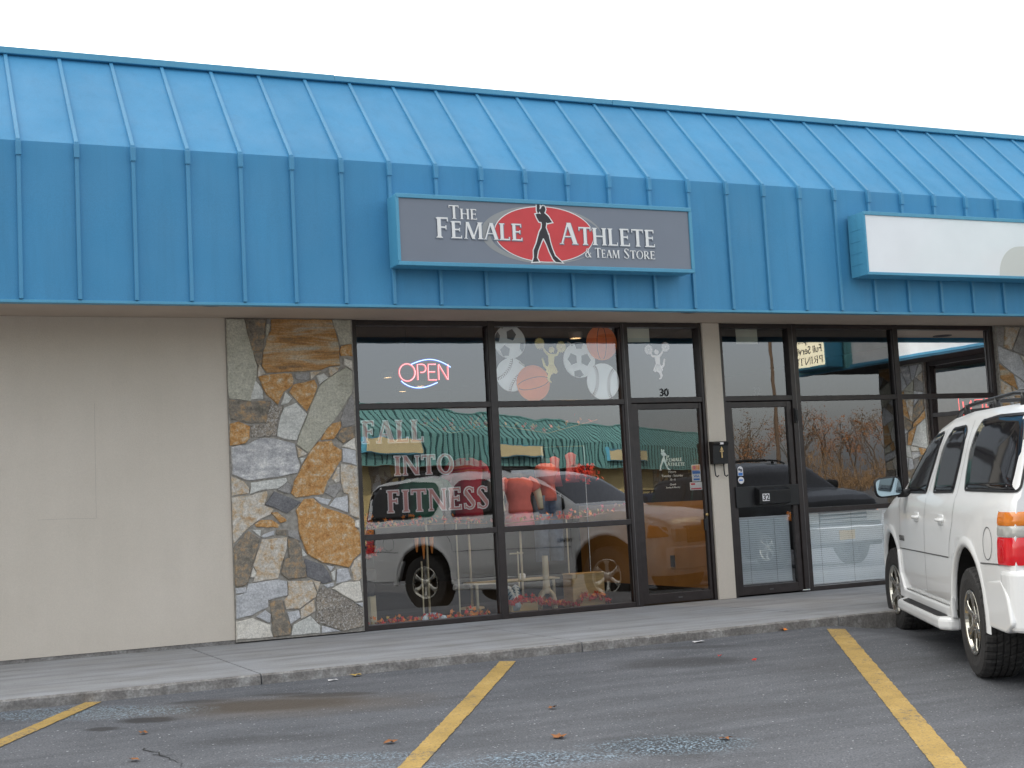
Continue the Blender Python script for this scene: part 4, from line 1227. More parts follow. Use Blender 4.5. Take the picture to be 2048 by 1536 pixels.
def cheer(cx, cz, s, flip, mat_, label, y=.070):
    t = thing('cheerleader_cutout', label, 'paper cutout', (cx, y, cz))
    f = -1 if flip else 1
    bm = NB()
    q = [0]
    def pr(pts):
        q[0] += 1
        prism(bm, [(cx + f * a * s, cz + b_ * s) for a, b_ in pts], y - .0001 * q[0], y + .001, 'y')
    def limb(pts, w):
        q[0] += 1
        ribbon(bm, [(cx + f * a * s, cz + b_ * s) for a, b_ in pts], [k * s for k in w], y - .0001 * q[0], y + .001)
    limb([(-.03, .42), (-.16, .54), (-.24, .68)], [.09, .07, .05])
    limb([(.10, .42), (.22, .44), (.30, .58)], [.09, .07, .05])
    pr([(-.08, .47), (.14, .46), (.12, .30), (.10, .16), (-.06, .17), (-.07, .3)])
    pr([(-.06, .18), (.10, .18), (.22, -.05), (.16, -.12), (.08, -.09), (.0, -.14), (-.12, -.10), (-.17, -.04)])
    limb([(-.02, -.05), (-.10, -.24), (-.06, -.34)], [.12, .09, .05])
    limb([(-.06, -.33), (-.0, -.35)], [.05, .04])
    limb([(-.04, -.02), (-.20, .12), (-.26, .34)], [.11, .08, .05])
    pr([(.03 + .065 * math.cos(a), .575 + .085 * math.sin(a)) for a in [2 * PI * k / 18 for k in range(18)]])
    limb([(.06, .66), (.12, .60), (.10, .50)], [.05, .06, .03])
    W('body', bm, mat_, t)
    rr = random.Random(4)
    for px, pz in ((-.32, .76), (.36, .66)):
        bm = NB()
        n = 34
        pts = [(cx + f * (px + (.17 if k % 2 else .135) * math.cos(2 * PI * k / n)) * s, cz + (pz + (.18 if k % 2 else .14) * math.sin(2 * PI * k / n)) * s) for k in range(n)]
        prism(bm, pts, y - .0015, y + .001, 'y')
        pom = W('pompom', bm, mat_, t)
        bm = NB()
        for k in range(14):
            a = 2 * PI * k / 14 + rr.uniform(-.1, .1)
            ribbon(bm, [(cx + f * (px + .03 * math.cos(a)) * s, cz + (pz + .03 * math.sin(a)) * s), (cx + f * (px + .14 * math.cos(a + .2)) * s, cz + (pz + .14 * math.sin(a + .2)) * s)], .0022, y - .0021 - .00002 * k, y - .0016)
        W('strands', bm, 'brass' if mat_ == 'gold_paper' else 'ball_grey', pom)
    bm = NB()
    for k in range(5):
        ribbon(bm, [(cx + f * (-.03 + .025 * k) * s, cz + .15 * s), (cx + f * (-.10 + .065 * k) * s, cz - .07 * s)], .002, y - .0021, y - .0012)
    W('folds', bm, 'brass' if mat_ == 'gold_paper' else 'ball_grey', t)
cheer(6.262, 2.475, .36, False, 'gold_paper', 'golden paper cheerleader with two pompoms hanging between the paper balls')
cheer(7.545, 2.480, .31, True, 'win_outline', 'pale cheerleader sticker above the open shop door, over the number 30')

def plate_text(name, s, x, z, size, y, mt_, label, cat, bold=.0, **k):
    bm = text_bm(s, size, bold, .0006, 'CENTER')
    o = W(name, bm, mt_)
    o.location = (x, y, z)
    return tag(o, label, cat, **k)
plate_text('house_number', '30', 7.585, 2.185, .115, .052, 'digit_black', 'black house number 30 on the glass over the left door', 'house number', .0015)
plate_text('house_number', '32', 8.765, 2.185, .115, .052, 'digit_black', 'black house number 32 on the glass over the right door', 'house number', .0015)
tag(obj('paper_notice', B(7.170, 7.455, .072, .0735, 2.765, 2.912), 'paper'), 'pale paper in the top corner of the pane over the brown door, number 30', 'notice')
tag(obj('paper_notice', B(8.555, 8.838, .072, .0735, 2.748, 2.912), 'paper'), 'pale paper at the middle top of the pane over number 32', 'notice')

# white shop logo and hours on the door
t = thing('door_lettering', 'small white figure, shop name and opening hours printed on the door glass', 'lettering', (7.56, .05, 1.35))
bm = NB()
k = .62
for i, p in enumerate(FIGURE):
    prism(bm, [(7.465 + (x - 5.41) * .46, 1.395 + (z - 3.31) * .42) for x, z in p], .0495 - .0001 * i, .051, 'y')
W('figure', bm, 'letter_white', t)
bm = NB()
word(bm, 'THE', 7.555, 1.535, .020, .050, small=.016)
word(bm, 'FEMALE', 7.555, 1.487, .044, .050, small=.035, width=.20)
word(bm, 'ATHLETE', 7.565, 1.438, .044, .050, small=.035, width=.22)
W('shop_name', bm, 'letter_white', t)
for s, z, sz in (('Hours', 1.365, .038), ('Tuesday - Saturday', 1.325, .034), ('10 - 6', 1.285, .03), ('Closed', 1.235, .026), ('Sunday & Monday', 1.205, .024)):
    o = W('hours_line', text_bm(s, sz, .0004, .0005, 'CENTER'), 'letter_white', t); o.location = Vector((7.62, .050, z)) - t.location
c1 = thing('card_sticker', 'orange, red and blue payment card sticker on the open shop door', 'sticker', (7.915, .05, 1.27))
W('sticker', B(7.862, 7.972, .0492, .051, 1.262, 1.442), 'card_white', c1)
bm = NB(); box(bm, 7.868, 7.966, .0484, .0491, 1.385, 1.436); W('orange_band', bm, 'card_orange', c1)
bm = NB(); prism(bm, circ(7.897, 1.411, .021), .0478, .0483, 'y'); W('red_disc', bm, 'card_red', c1)
W('blue_band', B(7.868, 7.966, .0484, .0491, 1.345, 1.378), 'card_blue', c1)
W('blue_band', B(7.88, 7.955, .0484, .0491, 1.275, 1.295), 'card_blue', c1)
o = W('card_word', text_bm('VISA', .036, .001, .0004, 'CENTER'), 'card_blue', c1); o.location = Vector((7.917, .0485, 1.308)) - c1.location
c2 = thing('notice_sticker', 'pink and red notice sticker below the card sticker on the door', 'sticker', (7.91, .05, 1.18))
W('sticker', B(7.83, 7.982, .0492, .051, 1.172, 1.256), 'card_white', c2)
W('red_band', B(7.842, 7.895, .0484, .0491, 1.228, 1.246), 'card_red', c2)
W('red_band', B(7.842, 7.970, .0484, .0491, 1.180, 1.194), 'card_red', c2)
# stickers on door 32
bm = NB(); prism(bm, circ(8.475, 1.37, .034, .034, 20, 0, PI) + [(8.441, 1.30), (8.509, 1.30)], .041, .0425, 'y')
a1 = thing('arched_sticker', 'arched pale and blue sticker on the glass of door 32', 'sticker', (8.475, .042, 1.3))
W('sticker', bm, 'card_white', a1); W('blue_foot', B(8.447, 8.503, .0402, .0409, 1.303, 1.335), 'card_blue', a1)
bm = NB(); prism(bm, circ(8.462, 1.37, .014), .0402, .0409, 'y'); box(bm, 8.475, 8.498, .0402, .0409, 1.345, 1.375); W('mark', bm, 'ball_grey', a1)
a2 = thing('round_sticker', 'round white sticker below the arched one on door 32', 'sticker', (8.478, .042, 1.255))
bm = NB(); prism(bm, circ(8.478, 1.252, .038), .041, .0425, 'y'); W('sticker', bm, 'card_white', a2)
W('mark', B(8.452, 8.50, .0402, .0409, 1.246, 1.262), 'card_blue', a2)
# letter slot box of door 32
ls = thing('letter_box', 'black letter box numbered 32 fixed across the right door', 'letter box', (8.8, .0, .96))
W('back_plate', B(8.372, 9.235, .0, .016, .955, 1.182), 'black_plastic', ls, bev=.004)
bm = NB(); prism(bm, [(.0, 1.165), (-.015, 1.165), (-.085, 1.13), (-.075, .985), (-.0, .975)], 8.62, 9.03, 'x'); W('box', bm, 'black_plastic', ls, bev=.006)
W('number_plate', B(8.655, 8.745, -.0855, -.082, 1.015, 1.095), 'card_white', ls)
o = W('number', text_bm('32', .085, .002, .0006, 'CENTER'), 'digit_black', ls); o.location = Vector((8.70, -.0865, 1.026)) - ls.location
# black box on the column between the doors
kb = thing('wall_box', 'black metal newspaper hook mailbox on the column between the two doors', 'mailbox', (8.14, -.05, 1.43))
bm = NB(); prism(bm, [(-.031, 1.435), (-.10, 1.435), (-.115, 1.63), (-.135, 1.655), (-.10, 1.675), (-.031, 1.68)], 8.045, 8.235, 'x')
W('box', bm, 'black_plastic', kb, bev=.006)
for x in (8.085, 8.20):
    bm = NB()
    tube(bm, [(x, -.06, 1.435), (x, -.06, 1.37), (x + .002, -.065, 1.315), (x + .01, -.085, 1.30), (x + .018, -.10, 1.315)], .007, 8)
    W('hook', bm, 'black_plastic', kb, smooth=True)
bm = NB(); q = .0
ribbon(bm, [(8.15, 1.50), (8.15, 1.60)], .012, -.118, -.112); ribbon(bm, [(8.128, 1.57), (8.172, 1.57)], .012, -.1185, -.112); prism(bm, [(8.132, 1.585), (8.168, 1.585), (8.15, 1.62)], -.119, -.112, 'y')
W('eagle_emblem', bm, 'wood_pale', kb)
W('label', B(8.125, 8.165, -.1365, -.12, 1.642, 1.664), 'card_white', kb)

# blinds
def blind(x0, x1, z0, z1, label, y=.098):
    t = thing('window_blind', label, 'blind', ((x0 + x1) / 2, y, z0), group='white blinds behind the lower glass')
    bm = NB()
    n = int((z1 - z0) / .0222)
    for i in range(n):
        z = z0 + .02 + (z1 - z0 - .04) * i / (n - 1)
        prism(bm, [(y - .006, z - .0096), (y - .003, z - .0040), (y + .003, z + .0046), (y + .006, z + .0100), (y + .0066, z + .0094), (y + .0036, z + .0040), (y - .0024, z - .0046), (y - .0054, z - .0102)][::-1], x0, x1, 'x')
    W('slats', bm, 'blind_slat', t)
    bm = NB(); box(bm, x0 - .004, x1 + .004, y - .016, y + .018, z1 - .012, z1 + .014); W('head_rail', bm, 'white_plastic', t, bev=.003)
    W('bottom_rail', B(x0, x1, y - .012, y + .012, z0, z0 + .012), 'white_plastic', t, bev=.003)
    k_ = max(2, round((x1 - x0) / .45))
    for i in range(k_):
        x = x0 + (x1 - x0) * (i + .4) / k_
        bm = NB(); tube(bm, [(x, y - .013, z0), (x, y - .013, z1)], .0012, 5); W('ladder_cord', bm, 'trim_grey', t)
blind(8.425, 9.105, .125, .835, 'narrow white blind behind the lower glass of door 32')
blind(9.335, 10.655, .06, .845, 'wide white blind behind the lower left pane beside door 32')
blind(10.765, 12.13, .06, .845, 'wide white blind behind the lower pane nearest the white car')
LAMP_W = 4.0

# ------------------------------------------------------------------ the window display
def loft(bm, secs, n=28, mi=0, cap=True):
    """secs = [(z, cx, cy, rx, ry)] stacked ellipses"""
    rings = []
    for z, cx, cy, rx, ry in secs:
        rings.append([bm.verts.new((cx + rx * math.copysign(abs(math.cos(a)) ** .85, math.cos(a)), cy + ry * math.sin(a), z)) for a in [2 * PI * k / n for k in range(n)]])
    for a, b_ in zip(rings[:-1], rings[1:]):
        for k in range(n):
            bm.faces.new((a[k], a[(k + 1) % n], b_[(k + 1) % n], b_[k])).material_index = mi
    if cap:
        bm.faces.new(rings[0][::-1]).material_index = mi
        bm.faces.new(rings[-1]).material_index = mi

def mannequin(x, y, zn, zh, w, top, label, bottom=None, zlow=None, neck='neck_dark', sleeves=True, skirt=None):
    """headless torso dressed in a shirt: zn neckline, zh hem, w shoulder width"""
    t = thing('mannequin', label, 'mannequin', (x, y, 0), group='dressed mannequins in the shop window')
    H = zn - zh
    bm = NB()
    loft(bm, [(zh, x, y, w * .36, .12), (zh + .10 * H, x, y, w * .355, .125), (zh + .32 * H, x, y, w * .31, .105), (zh + .45 * H, x, y, w * .315, .105), (zh + .66 * H, x, y, w * .37, .13),
              (zh + .82 * H, x, y, w * .41, .115), (zh + .93 * H, x, y, w * .37, .085), (zn - .0, x, y, w * .17, .06)], 32)
    if sleeves:
        for s in (-1, 1):
            tube(bm, [(x + s * w * .30, y, zn - .09 * H), (x + s * w * .41, y - .01, zn - .17 * H), (x + s * w * .50, y - .02, zn - .36 * H)], [.050, .056, .062], 16)
    W('shirt', bm, top, t, smooth=True)
    bm = NB(); lathe(bm, [(.001, zn + .05), (.05, zn + .048), (.058, zn + .0), (.075, zn - .03)], 20, 'z', (x, y - .005, 0)); W('neck', bm, neck, t, smooth=True)
    if sleeves:
        for s in (-1, 1):
            bm = NB(); tube(bm, [(x + s * w * .49, y - .02, zn - .34 * H), (x + s * w * .54, y - .03, zn - .62 * H), (x + s * w * .52, y - .08, zn - .92 * H)], [.045, .038, .03], 12)
            W('arm', bm, 'neck_dark' if top != 'cloth_coral' else 'wood_cream', t, smooth=True)
    if skirt:
        bm = NB(); loft(bm, [(skirt[0], x, y, w * .40, .14), (zh + .02, x, y, w * .345, .12)], 30); W('skirt', bm, skirt[1], t, smooth=True)
    if bottom:
        for s in (-1, 1):
            bm = NB(); tube(bm, [(x + s * .07, y, zh + .06), (x + s * .085, y, zh - .25), (x + s * .09, y, zlow)], [.095, .085, .075], 16); W('trouser_leg', bm, bottom, t, smooth=True)
    else:
        bm = NB(); tube(bm, [(x, y, zh), (x, y, .02)], .012, 10); lathe(bm, [(.001, .02), (.13, .018), (.14, 0)], 24, 'z', (x, y, 0)); W('stand', bm, 'wood_cream', t, smooth=True)
    return t
mannequin(5.09, .80, 1.44, 1.02, .52, 'cloth_green', 'dark green T-shirt on a form behind the letters FITNESS')
mannequin(5.90, 1.60, 1.66, .98, .50, 'cloth_darkred', 'dark red top on a form in the deeper row of the left window')
mannequin(6.07, .62, 1.40, 1.03, .42, 'cloth_coral', 'coral T-shirt over a pink skirt on a form in the middle window', skirt=(.86, 'cloth_pink'))
mannequin(6.69, 1.20, 1.56, 1.14, .30, 'cloth_coral', 'coral top with blue jeans on a slim form behind the middle window', bottom='denim', zlow=.48, sleeves=False)
for x, z, lab in ((7.10, 1.60, 'red top hanging high at the left of a pair'), (7.32, 1.64, 'red top hanging high at the right of a pair')):
    t = thing('hanging_top', lab + ' behind the middle window', 'clothes', (x, 1.8, z - .25))
    bm = NB(); loft(bm, [(z - .30, x, 1.8, .095, .03), (z - .16, x, 1.8, .07, .03), (z - .05, x, 1.8, .062, .025), (z + .02, x, 1.8, .075, .02), (z + .05, x, 1.8, .02, .012)], 20); W('cloth', bm, 'cloth_pink', t, smooth=True)
    bm = NB(); tube(bm, [(x, 1.8, z + .05), (x, 1.8, z + .11), (x + .015, 1.8, z + .125)], .003, 6); W('hanger_hook', bm, 'chrome', t)
t = thing('clothes_rail', 'chrome rail the red tops hang from, deep in the shop', 'clothes rail', (7.2, 1.8, 0))
bm = NB(); tube(bm, [(6.95, 1.8, 1.765), (7.5, 1.8, 1.765)], .008, 8); W('rail', bm, 'chrome', t)
for x in (6.95, 7.5):
    bm = NB(); tube(bm, [(x, 1.8, 0), (x, 1.8, 1.765)], .010, 8); W('post', bm, 'chrome', t)

def stand(x, y, ztop, zbot, bar, label):
    t = thing('display_stand', label, 'display stand', (x, y, 0), group='thin pale display stands in the shop window')
    bm = NB(); tube(bm, [(x, y, .012), (x, y, ztop)], .0085, 8); W('pole', bm, 'wood_cream', t)
    if bar:
        bm = NB(); tube(bm, [(x - bar, y, ztop - .02), (x + bar * .7, y, ztop - .02)], .008, 8); W('cross_bar', bm, 'wood_cream', t)
    bm = NB(); lathe(bm, [(.001, .016), (.06, .014), (.065, 0)], 20, 'z', (x, y, 0)); W('foot', bm, 'wood_cream', t)
stand(5.302, .50, 1.0, 0, 0, 'tall thin pole standing at the right of the left lower pane')
stand(4.91, .50, .60, 0, 0, 'short thin pole standing over the blue and white shoes')
stand(6.03, .62, .63, .3, .09, 'low stand with a cross bar behind the crate')
stand(6.62, .62, .98, .3, .0, 'tall stand just behind the wooden box')
# low pale shelf behind
t = thing('display_shelf', 'low pale shelf with small items running behind the middle window', 'shelf', (6.2, .95, 0))
W('board', B(5.62, 6.62, .85, 1.15, .30, .318), 'wood_cream', t)
for x in (5.66, 6.56):
    W('leg', B(x - .012, x + .012, .87, .894, 0, .30), 'wood_cream', t)
tag(obj('golf_ball_pile', (lambda b_: (lathe(b_, [(.001, .39), (.035, .375), (.04, .35), (.035, .325), (.001, .319)], 18, 'z', (6.22, .95, 0)), b_)[1])(NB()), 'ball_white', smooth=True), 'pale round ball lying on the low shelf', 'ball')

# turned pedestal with four curved feet
t = thing('pedestal_base', 'pale wooden column on four curved feet standing among red leaves', 'pedestal', (6.285, .5, 0))
bm = NB(); lathe(bm, [(.028, .57), (.031, .56), (.033, .42), (.036, .34), (.034, .33), (.038, .25), (.055, .20), (.052, .18), (.001, .18)], 22, 'z', (6.285, .5, 0)); W('column', bm, 'wood_cream', t, smooth=True)
for k in range(4):
    a = .5 + k * PI / 2
    ca, sa = math.cos(a), math.sin(a)
    bm = NB(); pts = [(6.285 + ca * r_, .5 + sa * r_, z) for r_, z in ((.02, .20), (.055, .195), (.09, .16), (.108, .10), (.112, .03), (.115, .005))]
    tube(bm, pts, [.02, .022, .020, .018, .016, .016], 10); W('foot', bm, 'wood_cream', t, smooth=True)
t = thing('wooden_box', 'square pale wooden box behind red leaves at the right of the middle window', 'box', (6.70, .42, 0))
W('box', B(6.51, 6.885, .34, .56, .0, .352), 'wood_pale', t, bev=.004)
W('lid', B(6.505, 6.89, .335, .565, .3525, .366), 'wood_pale', t, bev=.003)
t = thing('small_crate', 'low pale wooden crate under the white shoes', 'crate', (5.9, .32, 0))
W('front_board', B(5.745, 6.05, .24, .254, .0, .125), 'wood_pale', t, bev=.003)
W('back_board', B(5.745, 6.05, .40, .414, .0, .125), 'wood_pale', t, bev=.003)
for x in (5.745, 6.036):
    W('end_board', B(x, x + .014, .2545, .3995, .0, .125), 'wood_pale', t)
W('base_board', B(5.76, 6.035, .2545, .3995, .10, .112), 'wood_pale', t)

def shoe(x, y, z, rz, tilt, label, s=1.0):
    t = thing('running_shoe', label, 'shoe', (x, y, z), rz, group='white and blue running shoes in the display')
    t.rotation_euler = (0, tilt, rz)
    t.scale = (s, s, s)
    bm = NB()
    st = [(-.14, .030, .085), (-.12, .038, .10), (-.07, .038, .085), (-.02, .036, .075), (.04, .042, .06), (.09, .044, .045), (.13, .034, .034), (.15, .012, .022)]
    rings = [[bm.verts.new((a, w_ * math.cos(q), .018 + max(0, h) * max(0, math.sin(q)) ** .8)) for q in [PI * k / 10 for k in range(11)]] for a, w_, h in st]
    for p, q in zip(rings[:-1], rings[1:]):
        for k in range(10): bm.faces.new((p[k], p[k + 1], q[k + 1], q[k]))
    bm.faces.new(rings[0]); bm.faces.new(rings[-1][::-1])
    obj('upper', bm, 'shoe_white', t, smooth=True)
    bm = NB()
    prism(bm, [(-.15, -.03), (-.12, -.042), (0, -.038), (.09, -.048), (.14, -.03), (.155, 0), (.14, .03), (.09, .048), (0, .038), (-.12, .042), (-.15, .03)], -.004, .019, 'z')
    obj('sole', bm, 'shoe_white', t, bev=.004)
    bm = NB()
    for i in range(4):
        for sg_ in (-1, 1):
            tube(bm, [(-.05 + .04 * i, sg_ * .043, .03), (-.03 + .04 * i, sg_ * .034, .07), (-.02 + .04 * i, sg_ * .012, .088 - .01 * i)], .005, 6)
    obj('stripe', bm, 'shoe_blue', t)
shoe(5.87, .36, .16, R(70), R(-52), 'white and blue running shoe propped steeply on the crate, toe up')
shoe(5.80, .34, .15, R(95), R(-58), 'white and blue running shoe at the left end of the crate')
shoe(4.85, .28, .02, R(60), R(-18), 'white and blue running shoe on the window sill among leaves', .8)
shoe(4.97, .30, .02, R(110), R(-22), 'white and blue running shoe beside the other one on the sill', .8)

def leaf_shape(bm, c, s, rr, mi):
    """small five-pointed maple leaf, slightly folded"""
    ax = Vector((rr.uniform(-1, 1), rr.uniform(-1.2, -.2), rr.uniform(-.6, 1))).normalized()
    u = ax.orthogonal().normalized(); v = ax.cross(u)
    a0 = rr.uniform(0, 6.28)
    cc = bm.verts.new(Vector(c) + ax * s * .15)
    vs = []
    for k in range(10):
        r_ = s * ((1.0, .42, .85, .40, .62, .30, .62, .40, .85, .42)[k])
        a = a0 + 2 * PI * k / 10
        vs.append(bm.verts.new(Vector(c) + (u * math.cos(a) + v * math.sin(a)) * r_ + ax * rr.uniform(-.1, .1) * s))
    for k in range(10):
        bm.faces.new((cc, vs[k], vs[(k + 1) % 10])).material_index = mi
LM = ['leaf_red', 'leaf_orange', 'leaf_brown', 'leaf_yellow']
def garland(label, spots, n, s, seed, sp=(.05, .04, .03)):
    """spots: polyline; leaves gather around it"""
    rr = random.Random(seed)
    bm = NB()
    for i in range(n):
        k = rr.randrange(len(spots) - 1); t_ = rr.random()
        a, b_ = Vector(spots[k]), Vector(spots[k + 1])
        p = a.lerp(b_, t_)
        lift = abs(math.sin((p.x) * 9.0 + seed)) * .035
        p += Vector((rr.gauss(0, sp[0]), rr.gauss(0, sp[1]), abs(rr.gauss(0, sp[2])) + lift * rr.random()))
        p.y = max(.10, p.y)
        leaf_shape(bm, p, s * rr.uniform(.7, 1.25), rr, rr.choice((0, 0, 0, 1, 1, 2, 3)) if seed != 2 else rr.choice((0, 0, 0, 0, 1, 2)))
    t = thing('leaf_garland', label, 'leaf garland', spots[0], group='autumn leaf garlands in the shop window')
    W('leaves', bm, LM, t)
    bm = NB(); tube(bm, spots, .004, 6); W('vine', bm, 'leaf_brown', t)
garland('orange and red leaf garland lying along the sill of the left window', [(4.18, .22, .02), (4.5, .25, .02), (4.9, .24, .02), (5.2, .25, .02), (5.5, .24, .03)], 150, .030, 1, (.04, .03, .028))
garland('deep red leaf garland across the crate and pedestal in the middle window', [(5.66, .21, .12), (5.85, .21, .13), (6.05, .25, .12), (6.15, .36, .08), (6.4, .38, .06), (6.5, .35, .03)], 170, .033, 2, (.03, .02, .02))
garland('red leaf spray in front of the wooden box', [(6.52, .28, .03), (6.6, .27, .12), (6.7, .27, .09), (6.8, .27, .13), (6.88, .27, .03)], 80, .034, 2, (.02, .012, .02))
garland('pale orange leaf garland along the middle bar of the left window', [(4.2, .16, .955), (4.7, .16, .975), (5.1, .16, .965), (5.5, .16, .945)], 80, .028, 4, (.05, .01, .035))
garland('yellow and red leaf garland along the middle bar of the middle window', [(5.64, .16, .93), (6.1, .16, .95), (6.5, .16, .945), (7.04, .16, 1.0)], 80, .030, 5, (.05, .01, .035))
garland('loose orange leaves heaped at the corner behind the stone pillar', [(4.18, .2, .95), (4.24, .2, 1.05), (4.30, .2, .93)], 40, .032, 6, (.02, .02, .03))
garland('faint leaf garland hung just under the transom bar', [(4.9, .5, 2.0), (5.3, .5, 1.88), (5.8, .5, 1.95), (6.4, .5, 1.85), (7.0, .5, 1.98)], 46, .035, 7, (.05, .02, .05))
bm = NB(); rr = random.Random(9)
for i in range(90):
    leaf_shape(bm, (7.0 + rr.gauss(0, .09), .9 + rr.gauss(0, .05), 1.42 + rr.gauss(0, .05)), .04, rr, 0)
t = thing('leaf_wreath', 'red leaf wreath hung in the right part of the middle window', 'wreath', (7.0, .9, 1.42)); W('leaves', bm, LM, t)
for i, (x, zt, zb) in enumerate(((4.79, .84, .70), (4.86, .85, .63), (4.95, .84, .68))):
    t = thing('paper_carrot', ('left', 'longest, middle', 'right')[i] + ' one of three orange paper cones hanging under the middle bar', 'decoration', (x, .3, zb), group='orange paper cones')
    bm = NB(); lathe(bm, [(.001, zt), (.022, zt), (.02, zt - .05), (.006, zb), (.001, zb)], 12, 'z', (x, .3, 0)); W('cone', bm, 'card_orange', t, smooth=True)
    bm = NB(); tube(bm, [(x, .3, zt), (x, .3, zt + .10)], .0015, 5); W('string', bm, 'trim_grey', t)
t = thing('basket', 'dark woven flower basket on a pale box at the left edge of the display', 'basket', (4.31, .45, .8))
bm = NB(); lathe(bm, [(.001, .0), (.09, .0), (.085, .30), (.001, .30)], 4, 'z', (4.31, .45, 0)); W('pale_box', bm, 'wood_cream', t)
bm = NB(); lathe(bm, [(.001, .30), (.07, .30), (.10, .55), (.085, .56), (.001, .52)], 24, 'z', (4.31, .45, 0)); W('basket_body', bm, 'neck_dark', t, smooth=True)
bm = NB(); rr = random.Random(2)
for i in range(70):
    leaf_shape(bm, (4.31 + rr.gauss(0, .06), .45 + rr.gauss(0, .05), .68 + abs(rr.gauss(0, .16))), .04, rr, rr.choice((0, 0, 0, 1)))
W('flowers', bm, LM, t)
bm = NB(); tube(bm, [(4.31 + .085 * math.cos(a), .45, .55 + .32 * math.sin(a)) for a in [PI * k / 14 for k in range(15)]], .006, 7); W('handle', bm, 'neck_dark', t)

# lit ceiling lamps inside the shop
for i, (x, y, lab) in enumerate(((6.19, 4.84, 'lit ceiling spot, middle of the left window'), (7.16, 6.9, 'lit ceiling spot farthest back in the shop'), (7.14, 6.1, 'lit ceiling spot right of the neon sign'), (4.75, 2.6, 'lit ceiling spot at the left edge of the window'), (6.95, .80, 'lit ceiling spot right over the golden cheerleader'))):
    t = thing('ceiling_lamp', lab, 'ceiling lamp', (x, y, 2.9), group='lit spots in the shop ceiling')
    bm = NB(); lathe(bm, [(.075, 2.97), (.072, 2.90), (.06, 2.90), (.055, 2.94)], 22, 'z', (x, y, 0)); W('housing', bm, 'lamp_ring', t, smooth=True)
    bm = NB(); lathe(bm, [(.054, 2.915), (.001, 2.912)], 20, 'z', (x, y, 0)); W('bulb', bm, 'lamp_glow', t)
    ld = bpy.data.lights.new('spot_light', 'SPOT'); ld.energy = LAMP_W * (9 if y < 1 else 1); ld.spot_size = R(120); ld.spot_blend = .6; ld.color = (1, .72, .45); ld.shadow_soft_size = .05
    lo = link(bpy.data.objects.new('spot_light', ld)); lo.parent = t; lo.location = (0, 0, -.02)

# ------------------------------------------------------------------ vehicles
def interp(pts, x):
    if x <= pts[0][0]: return pts[0][1]
    for (a, za), (b_, zb) in zip(pts[:-1], pts[1:]):
        if x <= b_:
            t = (x - a) / (b_ - a)
            return za + (zb - za) * t
    return pts[-1][1]

class Car:
    def __init__(s, kind, WB, cab=0.0):
        s.WB = WB; s.kind = kind
        d = WB - 2.946
        if kind == 'suv':
            s.x0, s.x1 = -1.10, WB + .90
            s.top = [(-1.10, 1.50), (-1.085, 1.68), (-1.05, 1.765), (-.98, 1.81), (-.80, 1.84), (-.2, 1.865), (.56, 1.87), (1.18 + d + cab, 1.845), (1.62 + d + cab, 1.785), (1.80 + d + cab, 1.73), (1.95 + d + cab, 1.655), (2.20 + d + cab, 1.485), (2.45 + d + cab, 1.325), (2.56 + d + cab, 1.26), (3.12 + d, 1.20), (3.5 + d, 1.13), (3.7 + d, 1.05), (3.80 + d, .95), (3.846 + d, .80)]
            s.hw = [(-1.10, .93), (-1.05, .955), (-.9, .975), (-.5, .985), (WB, .985), (WB + .45, .965), (WB + .75, .90), (WB + .90, .80)]
            s.belt, s.rr, s.ra, s.zb, s.zfl, s.wz = 1.245, .15, .485, .415, .55, .42
        else:
            s.x0, s.x1 = -1.0, WB + .85
            s.top = [(-1.0, .85), (-.98, .98), (-.85, 1.03), (-.45, 1.05), (.25, 1.36), (.6, 1.42), (1.2, 1.43), (1.5, 1.39), (2.2, 1.0), (2.9, .93), (3.3, .84), (WB + .8, .72), (WB + .85, .6)]
            s.hw = [(-1.0, .80), (-.8, .86), (0, .89), (WB, .89), (WB + .5, .85), (WB + .85, .70)]
            s.belt, s.rr, s.ra, s.zb, s.zfl, s.wz = .93, .20, .36, .24, .35, .31
    def bottom(s, x):
        for ax in (0, s.WB):
            if abs(x - ax) < s.ra:
                return max(s.zb, s.wz + math.sqrt(max(0, s.ra ** 2 - (x - ax) ** 2)))
        if x > s.WB + s.ra: return s.zb - .06
        if x < -s.ra: return s.zb + .02
        return s.zb
    def side(s, x):
        """half section above the sill: list of (y, z) from the sill up to the roof centre"""
        zt, w = interp(s.top, x), interp(s.hw, x)
        zb = s.bottom(x)
        bl = min(s.belt, zt - .05)
        k = (zt - bl) / max(.01, 1.86 - 1.245)
        k = max(0.0, min(1.0, k))
        pts = [(w - .03, zb), (w - .004, zb + .02 * (1 if zb < .6 else .5))]
        zm = [.60, .72, .84, .97, 1.10] if s.kind == 'suv' else [.42, .5, .6, .7, .8]
        for q, off in zip(zm, (.0, .002, .004, .010, .020)):
            z = max(q if q < bl - .05 else bl - .05 + (q - zm[-1]) * .02, zb + .03 + .001 * (q))
            pts.append((w - off, z))
        pts.append((w - .042, bl - .025))
        pts.append((w - .058 - .01 * (1 - k), bl))
        r_ = s.rr * k
        pts.append((w - .070 - .33 * r_, bl + (zt - bl) * .33))
        pts.append((w - .075 - .66 * r_, bl + (zt - bl) * .64))
        pts.append((w - .085 - r_, bl + (zt - bl) * .88))
        pts.append((w - .125 - r_ - .02 * (1 - k), bl + (zt - bl) * .965))
        pts.append((w - .25 - r_, zt - .006 * k))
        pts.append((w * .45, zt + .008))
        pts.append((0, zt + .014))
        return pts
    def y_at(s, x, z):
        p = s.side(x)
        for (ya, za), (yb, zb) in zip(p[:-1], p[1:]):
            if za <= z <= zb and zb > za:
                return ya + (yb - ya) * (z - za) / (zb - za)
        return p[1][0]

